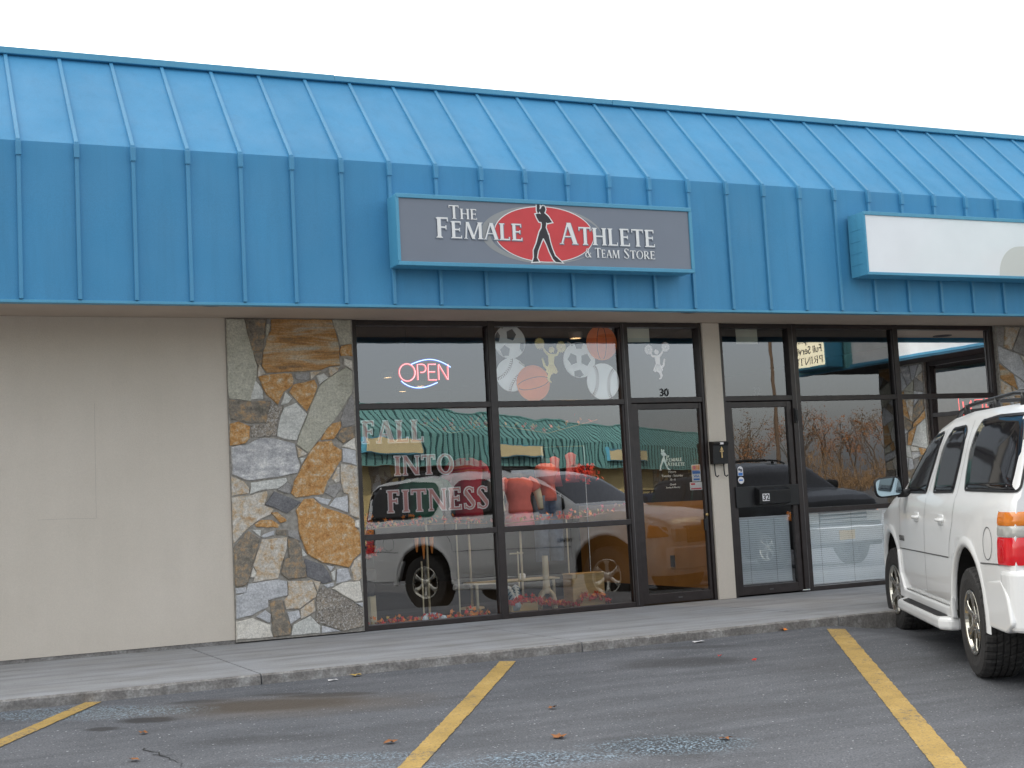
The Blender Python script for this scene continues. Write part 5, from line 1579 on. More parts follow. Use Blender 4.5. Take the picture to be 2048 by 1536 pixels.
def rounded(pts, r, n=4):
    out = []
    k = len(pts)
    for i in range(k):
        a, b_, c_ = Vector(pts[i - 1]), Vector(pts[i]), Vector(pts[(i + 1) % k])
        u, v = (a - b_), (c_ - b_)
        rr_ = min(r, u.length * .45, v.length * .45)
        p, q = b_ + u.normalized() * rr_, b_ + v.normalized() * rr_
        for j in range(n + 1):
            t = j / n
            out.append(tuple((1 - t) ** 2 * p + 2 * t * (1 - t) * b_ + t * t * q))
    return out

def dense(pts, d=.06):
    out = []
    for i in range(len(pts)):
        a, b_ = pts[i], pts[(i + 1) % len(pts)]
        k = max(1, int(math.hypot(b_[0] - a[0], b_[1] - a[1]) / d))
        for j in range(k):
            out.append((a[0] + (b_[0] - a[0]) * j / k, a[1] + (b_[1] - a[1]) * j / k))
    return out

def patch(car, bm, pts, off, sgn, mi=0, thick=0.0):
    """a panel laid on the car's side skin: outline pts in (x, z)"""
    pts = dense(pts)
    n = len(pts)
    cx = sum(p[0] for p in pts) / n; cz = sum(p[1] for p in pts) / n
    def V(x, z, o): return bm.verts.new((x, sgn * (car.y_at(x, z) + o), z))
    rings = []
    if thick:
        rings.append([V(p[0], p[1], off - thick) for p in pts])
    for k in (1.0, .8, .55, .3, .12):
        rings.append([V(cx + (p[0] - cx) * k, cz + (p[1] - cz) * k, off) for p in pts])
    for a, b_ in zip(rings[:-1], rings[1:]):
        for i in range(n):
            bm.faces.new((a[i], a[(i + 1) % n], b_[(i + 1) % n], b_[i])).material_index = mi
    c_ = V(cx, cz, off)
    for i in range(n):
        bm.faces.new((rings[-1][i], rings[-1][(i + 1) % n], c_)).material_index = mi

def seam(car, bm, pts, sgn, w=.006, off=.0015, mi=0, closed=False):
    """thin line on the side skin"""
    pts = dense(pts, .04) if closed else [(a[0] + (b_[0] - a[0]) * t / 8, a[1] + (b_[1] - a[1]) * t / 8) for a, b_ in zip(pts[:-1], pts[1:]) for t in range(8)] + [pts[-1]]
    n = len(pts)
    L, Q = [], []
    for i in range(n):
        a, b_ = (pts[i - 1], pts[(i + 1) % n]) if closed else (pts[max(0, i - 1)], pts[min(n - 1, i + 1)])
        dx, dz = b_[0] - a[0], b_[1] - a[1]; l = math.hypot(dx, dz) or 1
        for S_, k in ((L, .5), (Q, -.5)):
            x, z = pts[i][0] - dz / l * w * k, pts[i][1] + dx / l * w * k
            S_.append(bm.verts.new((x, sgn * (car.y_at(x, z) + off), z)))
    for i in range(n if closed else n - 1):
        j = (i + 1) % n
        bm.faces.new((L[i], L[j], Q[j], Q[i])).material_index = mi

def wheel(parent, x, y, z, r, w, sgn, rim='alloy', name='wheel', spokes=6):
    t = link(bpy.data.objects.new(name, None)); t.parent = parent; t.location = (x, y, z)
    bm = NB()
    rr_ = r * .56
    prof = [(rr_, -w * .40), (rr_ + .02, -w * .46), (r * .78, -w * .5), (r * .93, -w * .485), (r * .975, -w * .44), (r * .99, -w * .36)]
    g = []
    for k in (-.24, -.08, .08, .24):
        g += [(r, (k - .055) * w), (r - .009, (k - .05) * w), (r - .009, (k - .025) * w), (r, (k - .02) * w)]
    prof += g + [(r, w * .32), (r * .99, w * .36), (r * .975, w * .44), (r * .93, w * .485), (r * .78, w * .5), (rr_ + .02, w * .46), (rr_, w * .40)]
    N_ = 144
    rings = []
    for ra, h in prof:
        rg = []
        for k in range(N_):
            q = ra
            if abs(h) > w * .15 and ra > r * .96 and (k + (1 if h > 0 else 0)) % 4 == 0: q = ra - .010
            if abs(h) <= w * .15 and ra > r * .995 and (k + int(h * 40)) % 6 == 0: q = ra - .006
            a = 2 * PI * k / N_
            rg.append(bm.verts.new((q * math.cos(a), h, q * math.sin(a))))
        rings.append(rg)
    for a, b_ in zip(rings[:-1], rings[1:]):
        for k in range(N_):
            bm.faces.new((a[k], a[(k + 1) % N_], b_[(k + 1) % N_], b_[k]))
    obj('tyre', bm, 'tyre', t)
    s = sgn
    bm = NB()
    lathe(bm, [(rr_ + .012, s * w * .47), (rr_ + .010, s * w * .485), (rr_ - .006, s * w * .48), (rr_ - .022, s * w * .40), (rr_ - .028, s * w * .1), (rr_ - .02, -s * w * .42)], 56, 'y', (0, 0, 0), 0)
    lathe(bm, [(rr_ - .028, s * w * .05), (.001, s * w * .04)], 40, 'y', (0, 0, 0), 1)
    lathe(bm, [(.001, s * w * .455), (.034, s * w * .45), (.042, s * w * .43), (.062, s * w * .40), (.070, s * w * .30), (.07, s * w * .1)], 30, 'y', (0, 0, 0), 0)
    for k in range(spokes):
        a = 2 * PI * k / spokes + PI / 2
        def pt(rad, lat, dep):
            return (rad * math.cos(a) - lat * math.sin(a), s * dep, rad * math.sin(a) + lat * math.cos(a))
        secs = [(.050, .034, .415 * w, .25 * w), (.11, .024, .43 * w, .28 * w), (rr_ - .05, .032, .455 * w, .3 * w), (rr_ - .014, .050, .455 * w, .3 * w)]
        rg = []
        for rad, hw_, d1, d0 in secs:
            rg.append([bm.verts.new(pt(rad, q, dd)) for q, dd in ((-hw_, d0), (-hw_, d1 * .96), (-hw_ * .45, d1), (hw_ * .45, d1), (hw_, d1 * .96), (hw_, d0))])
        for p, q in zip(rg[:-1], rg[1:]):
            for j in range(5): bm.faces.new((p[j], p[j + 1], q[j + 1], q[j]))
        bm.faces.new(rg[-1])
    obj('rim', bm, [rim, 'alloy_dark'], t, smooth=False, bev=.003, seg=1)
    bm = NB()
    for k in range(6):
        a = 2 * PI * (k + .5) / 6
        lathe(bm, [(.007, s * w * .38), (.007, s * w * .425), (.001, s * w * .43)], 6, 'y', (.052 * math.cos(a), 0, .052 * math.sin(a)))
    obj('lug_nuts', bm, 'chrome', t)
    return t

def build_suv(label, paint, WB, loc, rz, scale=1.0, group=None, denali=True, pitch=0.0, name='parked_car', side_detail=(1,), cat='car', cabin_glass='privacy_glass', cab=0.0, wr=.378, steer=0.0):
    car = Car('suv', WB, cab)
    d = WB - 2.946 + cab
    e = thing(name, label, cat, loc, rz, group)
    e.rotation_euler = (0, pitch, rz); e.scale = (scale,) * 3
    # stations
    xs = {car.x0, -1.085, -1.065, -1.04, -1.0, -.9, -.8, -.65}
    for ax in (0, WB):
        for k in range(17):
            xs.add(round(ax - car.ra * math.cos(PI * k / 16), 4))
        xs.add(round(ax - car.ra - .004, 4)); xs.add(round(ax + car.ra + .004, 4))
    x = .6
    while x < WB - .5:
        xs.add(round(x, 3)); x += .12
    for p in car.top: xs.add(round(p[0], 4))
    for q in (WB + .55, WB + .65, WB + .75, WB + .82, WB + .87): xs.add(round(q, 4))
    xs = sorted(q for q in xs if car.x0 <= q <= car.x1)
    bm = NB()
    rows = []
    for x in xs:
        up_ = car.side(x)
        w = interp(car.hw, x); zb = car.bottom(x)
        zf = min(car.zfl, zb) if zb > car.zfl else zb + .01
        lo = [(0, zf), (w - .36, zf), (w - .36, zb)]
        row = []
        for y, z in lo + up_:
            row.append((y, z))
        rows.append([[bm.verts.new((x, s * y, z)) for y, z in row] for s in (1, -1)])
    gx0, gx1 = 1.80 + d, 2.45 + d
    for (A, a2), (Bb, b2), xa, xb in zip(rows[:-1], rows[1:], xs[:-1], xs[1:]):
        for side_, (p, q) in ((1, (A, Bb)), (-1, (a2, b2))):
            for j in range(len(p) - 1):
                vs = (p[j], p[j + 1], q[j + 1], q[j])
                f = bm.faces.new(vs if side_ > 0 else vs[::-1])
                f.material_index = 1 if j < 3 else 0
                if j >= len(p) - 4 and xa >= gx0 - .01 and xb <= gx1 + .01: f.material_index = 2
                f.smooth = j >= 3
    for rw, rev in ((rows[0], True), (rows[-1], False)):
        vs = rw[0][2:] + rw[1][2:-1][::-1]
        f = bm.faces.new(vs)
        f.material_index = 0
    bmesh.ops.remove_doubles(bm, verts=bm.verts, dist=.0004)
    obj('body', bm, [paint, 'underbody', 'privacy_glass'], e)
    # windows
    wins = {'front': [(2.34 + d, 1.262), (2.29 + d, 1.40), (2.04 + d, 1.55), (1.81 + d, 1.655), (1.58 + d, 1.71), (1.31 + d, 1.73), (1.36 + d, 1.55), (1.44 + d, 1.37), (1.455 + d, 1.262)],
            'rear': [(1.19 + d, 1.268), (1.215 + d, 1.42), (1.19 + d, 1.57), (1.11 + d, 1.68), (.99 + d, 1.74), (.57 + d * .6, 1.745), (.485 + d * .6, 1.70), (.48 + d * .6, 1.50), (.50 + d * .6, 1.275)],
            'quarter': [(.145 + d * .5, 1.29), (.205 + d * .5, 1.40), (.24 + d * .5, 1.54), (.19 + d * .5, 1.70), (.10 + d * .5, 1.76), (-.33, 1.775), (-.95, 1.76), (-1.035, 1.70), (-1.085, 1.45), (-1.09, 1.285)]}
    for s in side_detail:
        for k, o in wins.items():
            bm = NB(); oo = rounded(o, .035)
            patch(car, bm, oo, .004, s, 0, .004)
            w_ = obj('side_window', bm, cabin_glass, e, smooth=True)
            bm = NB(); seam(car, bm, grow(oo, .004), s, .016, .006, closed=True)
            obj('gasket', bm, 'gasket', w_)
        # door shuts
        bm = NB()
        seam(car, bm, [(1.40 + d, .43), (1.40 + d, 1.0), (1.38 + d, 1.24), (1.29 + d, 1.45), (1.22 + d, 1.78)], s, .005)
        seam(car, bm, [(WB - .5, .60), (WB - .5, 1.0), (WB - .46 + min(0, cab), 1.22)], s, .005)
        seam(car, bm, [(.52 + d * .6, .80), (.50 + d * .6, .90), (.40 + d * .6, 1.05), (.36 + d * .6, 1.28), (.36 + d * .6, 1.78)], s, .005)
        seam(car, bm, [(.52, .435), (WB - .486, .435)], s, .006)
        obj('door_gap', bm, 'gap_dark', e)
        for pts_ in ([(.53, .795), (WB - .5, .775)], [(-.44, .81), (-1.02, .83)]):
            bm = NB(); seam(car, bm, pts_, s, .009, .004); obj('side_moulding', bm, 'gap_dark' if paint != 'paint_white' else 'trim_grey', e)
        # handles
        for hx in (1.71 + d, .78 + d * .6):
            bm = NB()
            patch(car, bm, rounded([(hx - .09, 1.02), (hx + .09, 1.02), (hx + .095, 1.10), (hx - .095, 1.10)], .03), .004, s, 0, .004)
            h_ = obj('door_handle', bm, paint, e, smooth=True)
            bm = NB()
            q = [(hx - .10 + .20 * i / 8, s * (car.y_at(hx, 1.06) + .006 + .026 * math.sin(PI * i / 8)), 1.06) for i in range(9)]
            tube(bm, q, .013, 8); obj('grip', bm, paint, h_, smooth=True)
        # fuel door
        if s == 1:
            bm = NB(); fo = [(-.62 + .105 * math.cos(a), .945 + .105 * math.sin(a)) for a in [2 * PI * k / 28 for k in range(28)]]
            seam(car, bm, fo, s, .006, .002, closed=True); obj('fuel_door', bm, 'gap_dark', e)
        # arch lips
        for ax in (0, WB):
            bm = NB()
            pr_ = None
            for k in range(33):
                a = -.12 + (PI + .24) * k / 32
                row = []
                for rad, off in ((car.ra - .008, -.02), (car.ra - .006, .006), (car.ra + .025, .009), (car.ra + .055, .003), (car.ra + .075, -.006)):
                    x, z = ax + rad * math.cos(a), car.wz + rad * math.sin(a)
                    xx = ax + (car.ra + .05) * math.cos(a)
                    row.append(bm.verts.new((x, s * (car.y_at(x, max(z, .62)) + off), z)))
                if pr_:
                    for j in range(4): bm.faces.new((pr_[j], pr_[j + 1], row[j + 1], row[j]))
                pr_ = row
            obj('wheel_arch', bm, paint, e, smooth=True)
        # running board
        bm = NB()
        w_ = .985
        prism(bm, [(.50, w_ - .06), (.50, w_ + .03), (.60, w_ + .095), (WB - .73, w_ + .095), (WB - .53, w_ + .01), (WB - .51, w_ - .06)], .265, .36, 'z')
        if s < 0:
            for v in bm.verts: v.co.y *= -1
        rb = obj('running_board', bm, paint, e, bev=.03, seg=3)
        bm = NB()
        prism(bm, [(.66, w_ - .01), (.66, w_ + .065), (.72, w_ + .08), (WB - .9, w_ + .08), (WB - .79, w_ + .02), (WB - .79, w_ - .01)], .3605, .367, 'z')
        for k in range(7):
            prism(bm, [(.70, w_ - .004 + k * .011), (WB - .93, w_ - .004 + k * .011), (WB - .93, w_ + .001 + k * .011), (.70, w_ + .001 + k * .011)], .367, .370, 'z')
        if s < 0:
            for v in bm.verts: v.co.y *= -1
        obj('tread_pad', bm, 'trim_black', rb)
        bm = NB()
        prism(bm, [(.47, .36), (.47, .52), (.56, .43), (WB - .65, .43), (WB - .51, .56), (WB - .46, .76), (WB - .43, .76), (WB - .45, .36)], s * (w_ - .02), s * (w_ + .018), 'y')
        obj('sill_panel', bm, paint, e, bev=.012, seg=2)
        # mirror
        mx = 2.16 + d
        bm = NB()
        for (xa_, y0_, y1_, z0_, z1_, rs) in ((mx + .02, .97, 1.21, 1.215, 1.405, .05),):
            o = rounded([(s * y0_, z0_ + .02), (s * y1_, z0_), (s * (y1_ + .015), z1_ - .02), (s * (y0_ + .03), z1_)], .06, 5)
            rg = [[bm.verts.new((xx, sum(p[0] for p in o) / len(o) + (p[0] - sum(p[0] for p in o) / len(o)) * k, 1.31 + (p[1] - 1.31) * k)) for p in o] for xx, k in ((mx - .03, 1.0), (mx + .02, 1.0), (mx + .08, .86), (mx + .11, .5))]
            for p, q in zip(rg[:-1], rg[1:]):
                for j in range(len(o)): bm.faces.new((p[j], p[(j + 1) % len(o)], q[(j + 1) % len(o)], q[j]))
            bm.faces.new(rg[0]); bm.faces.new(rg[-1])
        mr_ = obj('wing_mirror', bm, ['trim_black'] if True else paint, e, smooth=True)
        bm = NB(); cy_ = sum(p[0] for p in o) / len(o)
        prism(bm, [(cy_ + (p[0] - cy_) * .88, 1.31 + (p[1] - 1.31) * .86) for p in o], mx - .034, mx - .0305, 'x'); obj('mirror_glass', bm, 'mirror', mr_)
        bm = NB(); tube(bm, [(mx + .02, s * .90, 1.25), (mx + .03, s * 1.02, 1.25)], .035, 10); obj('mirror_arm', bm, 'trim_black', mr_, smooth=True)
        # tail lamp (three lenses, wraps the corner)
        for z0_, z1_, mt_, nm in ((1.070, 1.155, 'lens_amber', 'turn_lens'), (1.000, 1.068, 'lens_clear', 'reverse_lens'), (.828, .998, 'lens_red', 'brake_lens')):
            bm = NB(); pr_ = None
            for (xx, yo, rad) in ((-.90, .012, 0), (-1.0, .016, 0), (-1.05, .014, 0), (-1.09, .0, 0), (-1.112, -.03, 0), (-1.122, -.08, 0), (-1.126, -.15, 0)):
                row = []
                for k in range(6):
                    z = z0_ + (z1_ - z0_) * k / 5
                    yb = car.y_at(max(xx, -1.09), z)
                    row.append(bm.verts.new((xx - (.006 if xx < -1.05 and 0 < k < 5 else 0), s * (yb + yo + (.004 if 0 < k < 5 else 0)), z)))
                if pr_:
                    for j in range(5): bm.faces.new((pr_[j], pr_[j + 1], row[j + 1], row[j]))
                pr_ = row
            obj(nm, bm, mt_, e, smooth=True)
        bm = NB(); seam(car, bm, [(-.90, .82), (-.897, 1.16)], s, .012, .010); obj('lamp_edge', bm, 'gap_dark', e)
        # body-side end panel behind the rear wheel (bumper corner)
        bm = NB(); prism(bm, rounded([(-.50, .40), (-.46, .46), (-.36, .70), (-.92, .73), (-1.04, .64), (-1.10, .46), (-.95, .40)], .04), s * (.90), s * (.982), 'y'); obj('bumper_corner', bm, paint, e, bev=.03, seg=4)
        # head lamp + signal
        bm = NB()
        patch(car, bm, rounded([(WB + .58, .83), (WB + .60, 1.0), (WB + .80, .95), (WB + .84, .83)], .02), .006, s, 0, .006); obj('turn_lens', bm, 'lens_amber', e, smooth=True)
    d = WB - 2.946
    # front end
    fx = car.x1
    for s in (1, -1):
        bm = NB(); box(bm, fx - .06, fx + .012, s * .50 if s > 0 else -.80, .80 if s > 0 else -.50, .76, .93); obj('headlight', bm, 'lens_clear', e, bev=.012)
    bm = NB(); box(bm, fx - .05, fx + .016, -.49, .49, .74, .95); g_ = obj('grille', bm, 'trim_black', e, bev=.01)
    bm = NB()
    for z in (.78, .845, .91): box(bm, fx + .017, fx + .03, -.48, .48, z, z + .022)
    obj('grille_bar', bm, 'chrome', g_)
    bm = NB(); prism(bm, [(fx - .35, -.93), (fx - .0, -.84), (fx + .07, -.6), (fx + .09, 0), (fx + .07, .6), (fx, .84), (fx - .35, .93)], .42, .70, 'z'); obj('front_bumper', bm, 'chrome' if not denali else paint, e, bev=.03, seg=3)
    obj('licence_plate', B(fx + .092, fx + .098, -.16, .16, .48, .63), 'plate_gold', e)
    # rear end
    bm = NB(); prism(bm, rounded([(-.86, -.985), (-1.10, -.965), (-1.19, -.82), (-1.215, -.3), (-1.215, .3), (-1.19, .82), (-1.10, .965), (-.86, .985)], .08), .415, .80, 'z')
    rbp = obj('rear_bumper', bm, paint, e, bev=.035, seg=3)
    obj('step_pad', B(-1.2, -1.0, -.7, .7, .801, .806), 'trim_black', rbp)
    obj('licence_plate', B(-1.115, -1.108, -.16, .16, .95, 1.1), 'plate_gold', e)
    bm = NB(); prism(bm, rounded([(-.76, 1.27), (-.68, 1.72), (.68, 1.72), (.76, 1.27)], .06), -1.112, -1.095, 'x'); obj('rear_window', bm, 'privacy_glass', e, bev=.004)
    obj('tailgate_handle', B(-1.125, -1.112, -.14, .14, 1.15, 1.19), 'trim_grey', e, bev=.004)
    # roof rack
    bm = NB()
    for s in (1, -1):
        pts = [(1.35 + d, s * .66, 1.825), (1.2 + d, s * .66, 1.88), (.9 + d, s * .66, 1.91), (-.4, s * .66, 1.92), (-.72, s * .66, 1.90), (-.86, s * .66, 1.825)]
        tube(bm, pts, .016, 8)
        for x in (1.0 + d, .1, -.6): tube(bm, [(x, s * .66, 1.83), (x, s * .66, 1.92)], [.03, .018], 8)
    rk = obj('roof_rack', bm, 'trim_black', e, smooth=True)
    bm = NB()
    for x in (.75 + d, -.45): box(bm, x - .03, x + .03, -.66, .66, 1.91, 1.94)
    obj('cross_bar', bm, 'trim_black', rk, bev=.008)
    for ax in (0, WB):
        for s in (1, -1):
            w0 = wheel(e, ax, s * .845, wr, wr, .265, s)
            if ax: w0.rotation_euler = (0, 0, steer)
    return e, car

HEAD = 0.5285                                  # white car nosed up to the walk between the yellow lines
e1, car1 = build_suv('large white car with privacy glass and roof rack parked nose to the walk', 'paint_white', 2.946, (7.584, -5.635, -.2166), PI / 2 - HEAD, .99, pitch=-.0103, steer=R(4))
car = car1
bm = text_bm('DENALI', .062, .0016, .0012)
o = obj('badge', bm, 'trim_grey', e1)
o.rotation_euler = (0, 0, PI); o.location = (2.46, car.y_at(2.3, .86) + .005, .845)
for v in o.data.vertices: pass
# dark cars of the far side of the lot: seen in the window reflections
bl, _c = build_suv('black car facing the shops, mirrored in the window beside door 32', 'paint_black', 2.946, (16.45, -12.7, gz(-9.5)), R(90), 1.12, name='parked_car', side_detail=(1, -1), denali=False)
nv, _c = build_suv('dark navy car facing the shops, mirrored in the glass of door 32', 'paint_navy', 2.946, (19.2, -19.1, gz(-16)), R(90), 1.05, name='parked_car', side_detail=(1, -1), denali=False)

def sedan(label, paint, loc, rz):
    car = Car('sedan', 2.75)
    e = thing('parked_car', label, 'car', loc, rz, 'low cars parked by the building across the lot')
    xs = sorted(set([round(-1.0 + i * .1, 3) for i in range(47) if -1.0 + i * .1 <= car.x1] + [round(p[0], 3) for p in car.top]))
    bm = NB(); rows = []
    for x in xs:
        up_ = car.side(x); w = interp(car.hw, x); zb = car.bottom(x)
        rows.append([[bm.verts.new((x, s * y, z)) for y, z in [(0, zb)] + up_] for s in (1, -1)])
    for (A, a2), (Bb, b2), xa, xb in zip(rows[:-1], rows[1:], xs[:-1], xs[1:]):
        for sd, (p, q) in ((1, (A, Bb)), (-1, (a2, b2))):
            for j in range(len(p) - 1):
                f = bm.faces.new((p[j], p[j + 1], q[j + 1], q[j])); f.smooth = j > 1
                if j >= len(p) - 4 and (1.45 <= xa and xb <= 2.25 or -.5 <= xa and xb <= .3): f.material_index = 1
    for rw in (rows[0], rows[-1]):
        bm.faces.new(rw[0] + rw[1][1:-1][::-1])
    bmesh.ops.remove_doubles(bm, verts=bm.verts, dist=.0004)
    obj('body', bm, [paint, 'privacy_glass'], e)
    for s in (1, -1):
        for o in ([(2.0, .97), (1.5, 1.3), (1.05, 1.34), (1.05, .97)], [(.97, .97), (.97, 1.34), (.45, 1.32), (.05, 1.12), (.0, .98)]):
            bm = NB(); patch(car, bm, rounded(o, .04), .004, s); obj('side_window', bm, 'privacy_glass', e, smooth=True)
        for x, m_ in ((car.x1 - .02, 'lens_clear'), (-.99, 'lens_red')):
            bm = NB(); box(bm, x - .02, x + .03, s * .42 if s > 0 else -.66, .66 if s > 0 else -.42, .58, .70); obj('headlight' if m_ == 'lens_clear' else 'tail_light', bm, m_, e, bev=.01)
        for ax in (0, 2.75): wheel(e, ax, s * .77, .31, .31, .2, s)
    return e

# ------------------------------------------------------------------ across the lot and round the corner (all of it seen in the glass)
def far_building():
    A, Bq = Vector((10.0, -31.2)), Vector((46.5, -60.4))
    dv_ = Bq - A; L = dv_.length
    rz = math.atan2(-dv_.y, -dv_.x)        # local +x runs from Bq to A, local -y looks back at the shops
    e = thing('strip_mall', 'teal roofed row of shops across the lot with sunlit yellow walls', 'building', (Bq.x, Bq.y, .22), rz)
    mansard(e, 0, L, [.25 + .4572 * i for i in range(int(L / .4572))], 'teal_metal', 'teal_rib_shade', 'teal_metal', rw=.035)
    obj('soffit', B(0, L, -1.05, .1, 2.966, 2.99), 'soffit', e)
    obj('flat_roof', B(0, L, .25, 10, 4.95, 5.1), 'roofing', e)
    obj('end_wall', B(.0, .15, .1, 10, -.5, 4.95), 'far_wall', e)
    x = .15; i = 0
    rr = random.Random(12)
    while x < L - 2.4:
        w = (2.2, 3.4, 1.1, 4.2, 1.4, 2.6)[i % 6]
        if i % 3 == 1:
            bm = NB(); box(bm, x, x + w, .0, .1, .0, .12); box(bm, x, x + w, .0, .1, 2.5, 2.965)
            for q in (x, x + w / 2 - .03, x + w - .06): box(bm, q, q + .06, -.004, .1, .12, 2.5)
            f = obj('shop_window', bm, 'bronze_frame', e)
            obj('pane', B(x + .06, x + w - .06, .05, .06, .12, 2.5), 'privacy_glass', f)
        elif i % 6 == 3:
            stonework('stone_pillar', rubble(x + .02, x + w * .35 - .02, .03, 2.95, i, .09), x, x + w * .35, 0, 2.964, e, obj, y=-.06)
            obj('stucco_wall', B(x + w * .35 + .003, x + w, 0, .15, .0, 2.965), 'far_wall', e)
        else:
            bm = NB(); box(bm, x, x + w, 0, .15, .0, 2.965)
            for k in range(int(w / 1.1)): box(bm, x + 1.1 * k + .5, x + 1.1 * k + .515, -.006, 0, .0, 2.965)
            box(bm, x, x + w, -.012, -.0065, 2.2, 2.24)
            obj('stucco_wall', bm, 'far_wall', e)
        x += w + .002; i += 1
    obj('stucco_wall', B(x, L, 0, .15, 0, 2.965), 'far_wall', e)
    return e, L, rz
far, FL, FRZ = far_building()
def far_pt(px, y, z):
    c_, s_ = math.cos(FRZ), math.sin(FRZ)
    return (far.location.x + px * c_ - y * s_, far.location.y + px * s_ + y * c_, far.location.z + z)
for i, (a, w, lab) in enumerate(((25.6, 5.0, 'long pale cream sign box on the teal roof across the lot'), (12.6, 5.2, 'pale cream sign box nearer the far end of the teal roof'), (36.5, 4.0, 'cream sign box at the near end of the teal roof'))):
    t = thing('sign_box', lab, 'shop sign', far_pt(a, -1.13, 3.3), FRZ)
    obj('sign_cabinet', B(0, w, -.27, -.03, 0, .62), 'blue_trim', t)
    obj('sign_panel', B(.04, w - .04, -.285, -.272, .04, .58), 'cream_sign', t)
for i, (a, y, p_, lab) in enumerate(((15.0, -3.4, 'paint_black', 'black low car before the yellow wall across the lot'), (19.5, -3.6, 'paint_navy', 'dark blue low car beside the black one across the lot'), (30.0, -3.4, 'paint_red', 'dark red low car across the lot'))):
    q = far_pt(a, y - 1.6, 0)
    sedan(lab, p_, (q[0], q[1], gz(q[1])), FRZ + R(90))

# wing at right angles to the shops, at the right of the lot
wg = thing('strip_mall', 'side wing with a covered walk, stone pillar and dark windows, mirrored in the right windows', 'building', (14.82, 0, 0), R(-90))
# local x runs to world -y, local -y runs to world -x
mansard(wg, 1.13, 6.02, [1.4 + .4472 * i for i in range(7, 10)], 'teal_metal', 'teal_metal', 'blue_trim')
obj('white_fascia', B(1.14, 4.36, -1.150, -1.125, 2.975, 4.15), 'soffit_pale', wg)
obj('blue_edge', B(1.14, 4.42, -1.165, -1.140, 2.936, 2.974), 'blue_trim', wg)
obj('soffit', B(1.13, 6.02, -1.05, 3.0, 2.966, 2.99), 'shaded_soffit', wg)
obj('flat_roof', B(.03, 6.02, .25, 3.4, 4.9, 5.05), 'roofing', wg)
bm = NB(); box(bm, 5.2, 6.02, .9, 1.1, 2.99, 4.9); obj('canopy_back', bm, 'wall_back', wg)
stonework('stone_pillar', rubble(4.05, 5.08, .03, 2.95, 21, .06), 4.03, 5.1, -.06, 2.964, wg, obj)
stonework('stone_pillar', rubble(.1, 1.1, .03, 2.95, 22, .06), .03, 1.14, -.06, 2.964, wg, obj)
ww = obj('shop_window', members([(1.14, 1.2, 0, .1, 0, 2.965), (2.55, 2.62, 0, .1, 0, 2.965), (3.96, 4.03, 0, .1, 0, 2.965), (1.2, 2.55, .003, .098, 2.9, 2.963), (2.62, 3.96, .003, .098, 2.9, 2.963), (1.2, 2.55, .003, .098, .0, .05), (2.62, 3.96, .003, .098, .0, .05), (1.2, 2.55, .003, .098, 2.1, 2.16), (2.62, 3.96, .003, .098, 2.1, 2.16)]), 'bronze_frame', wg)
for a, b_ in ((1.2, 2.55), (2.62, 3.96)):
    for z in ((.05, 2.1), (2.16, 2.9)):
        pane(a, b_, z[0], z[1], 'glass_wing', ww)
obj('room_wall', B(.0, 5.1, 3.1, 3.2, -.06, 2.96), 'room_dark', wg)
obj('end_wall', B(5.0, 5.1, .15, 3.1, -.06, 2.96), 'wall_back', wg)
obj('shop_floor', B(.03, 5.0, .05, 3.1, -.07, -.01), 'carpet', wg)
# red neon behind the wing's glass
t = thing('neon_sign', 'dim red neon lettering behind the glass of the side wing', 'neon sign', (15.0, -3.0, 2.1))
bm = NB()
for s_, x in (('O', 3.45), ('P', 3.20), ('E', 2.98), ('N', 2.72)):
    pass
for k, pts in enumerate(([(0, 0), (0, .26), (.18, .26), (.18, 0), (0, 0)], [(.26, 0), (.26, .26), (.42, .26), (.42, .13), (.26, .13)], [(.66, .26), (.5, .26), (.5, 0), (.66, 0)], [(.74, 0), (.74, .26), (.9, 0), (.9, .26)])):
    tube(bm, [(14.98, -2.55 - a, 2.16 + b_ - .12) for a, b_ in pts], .010, 6)
tube(bm, [(14.99, -2.45, 1.98), (14.99, -3.55, 1.98), (14.99, -3.55, 2.36), (14.99, -2.45, 2.36)], .007, 6, closed=True)
W('letter_tube', bm, 'neon_dim', t)
ws = thing('sign_box', 'cream sign in a blue box with black words on the side wing', 'shop sign', (13.7, -4.58, 2.94), R(-90))
obj('sign_cabinet', B(0, 1.08, -.36, -.03, .02, 1.02), 'blue_trim', ws, bev=.006)
obj('sign_panel', B(.03, 1.05, -.375, -.362, .06, .98), 'cream_sun_glow', ws)
bm = NB(); TK, TN = .12, .05
word(bm, 'PRINTING', .05, .10, .115, -.378, width=.98)
TK, TN = .165, .075
obj('lettering', bm, 'logo_black', ws)
for s_, x, z, sz in (('Full Service', .06, .27, .17), ('Graphics', .16, .45, .18)):
    o = obj('lettering', text_bm(s_, sz, .002, .001), 'logo_black', ws); o.location = (x, -.3765, z)

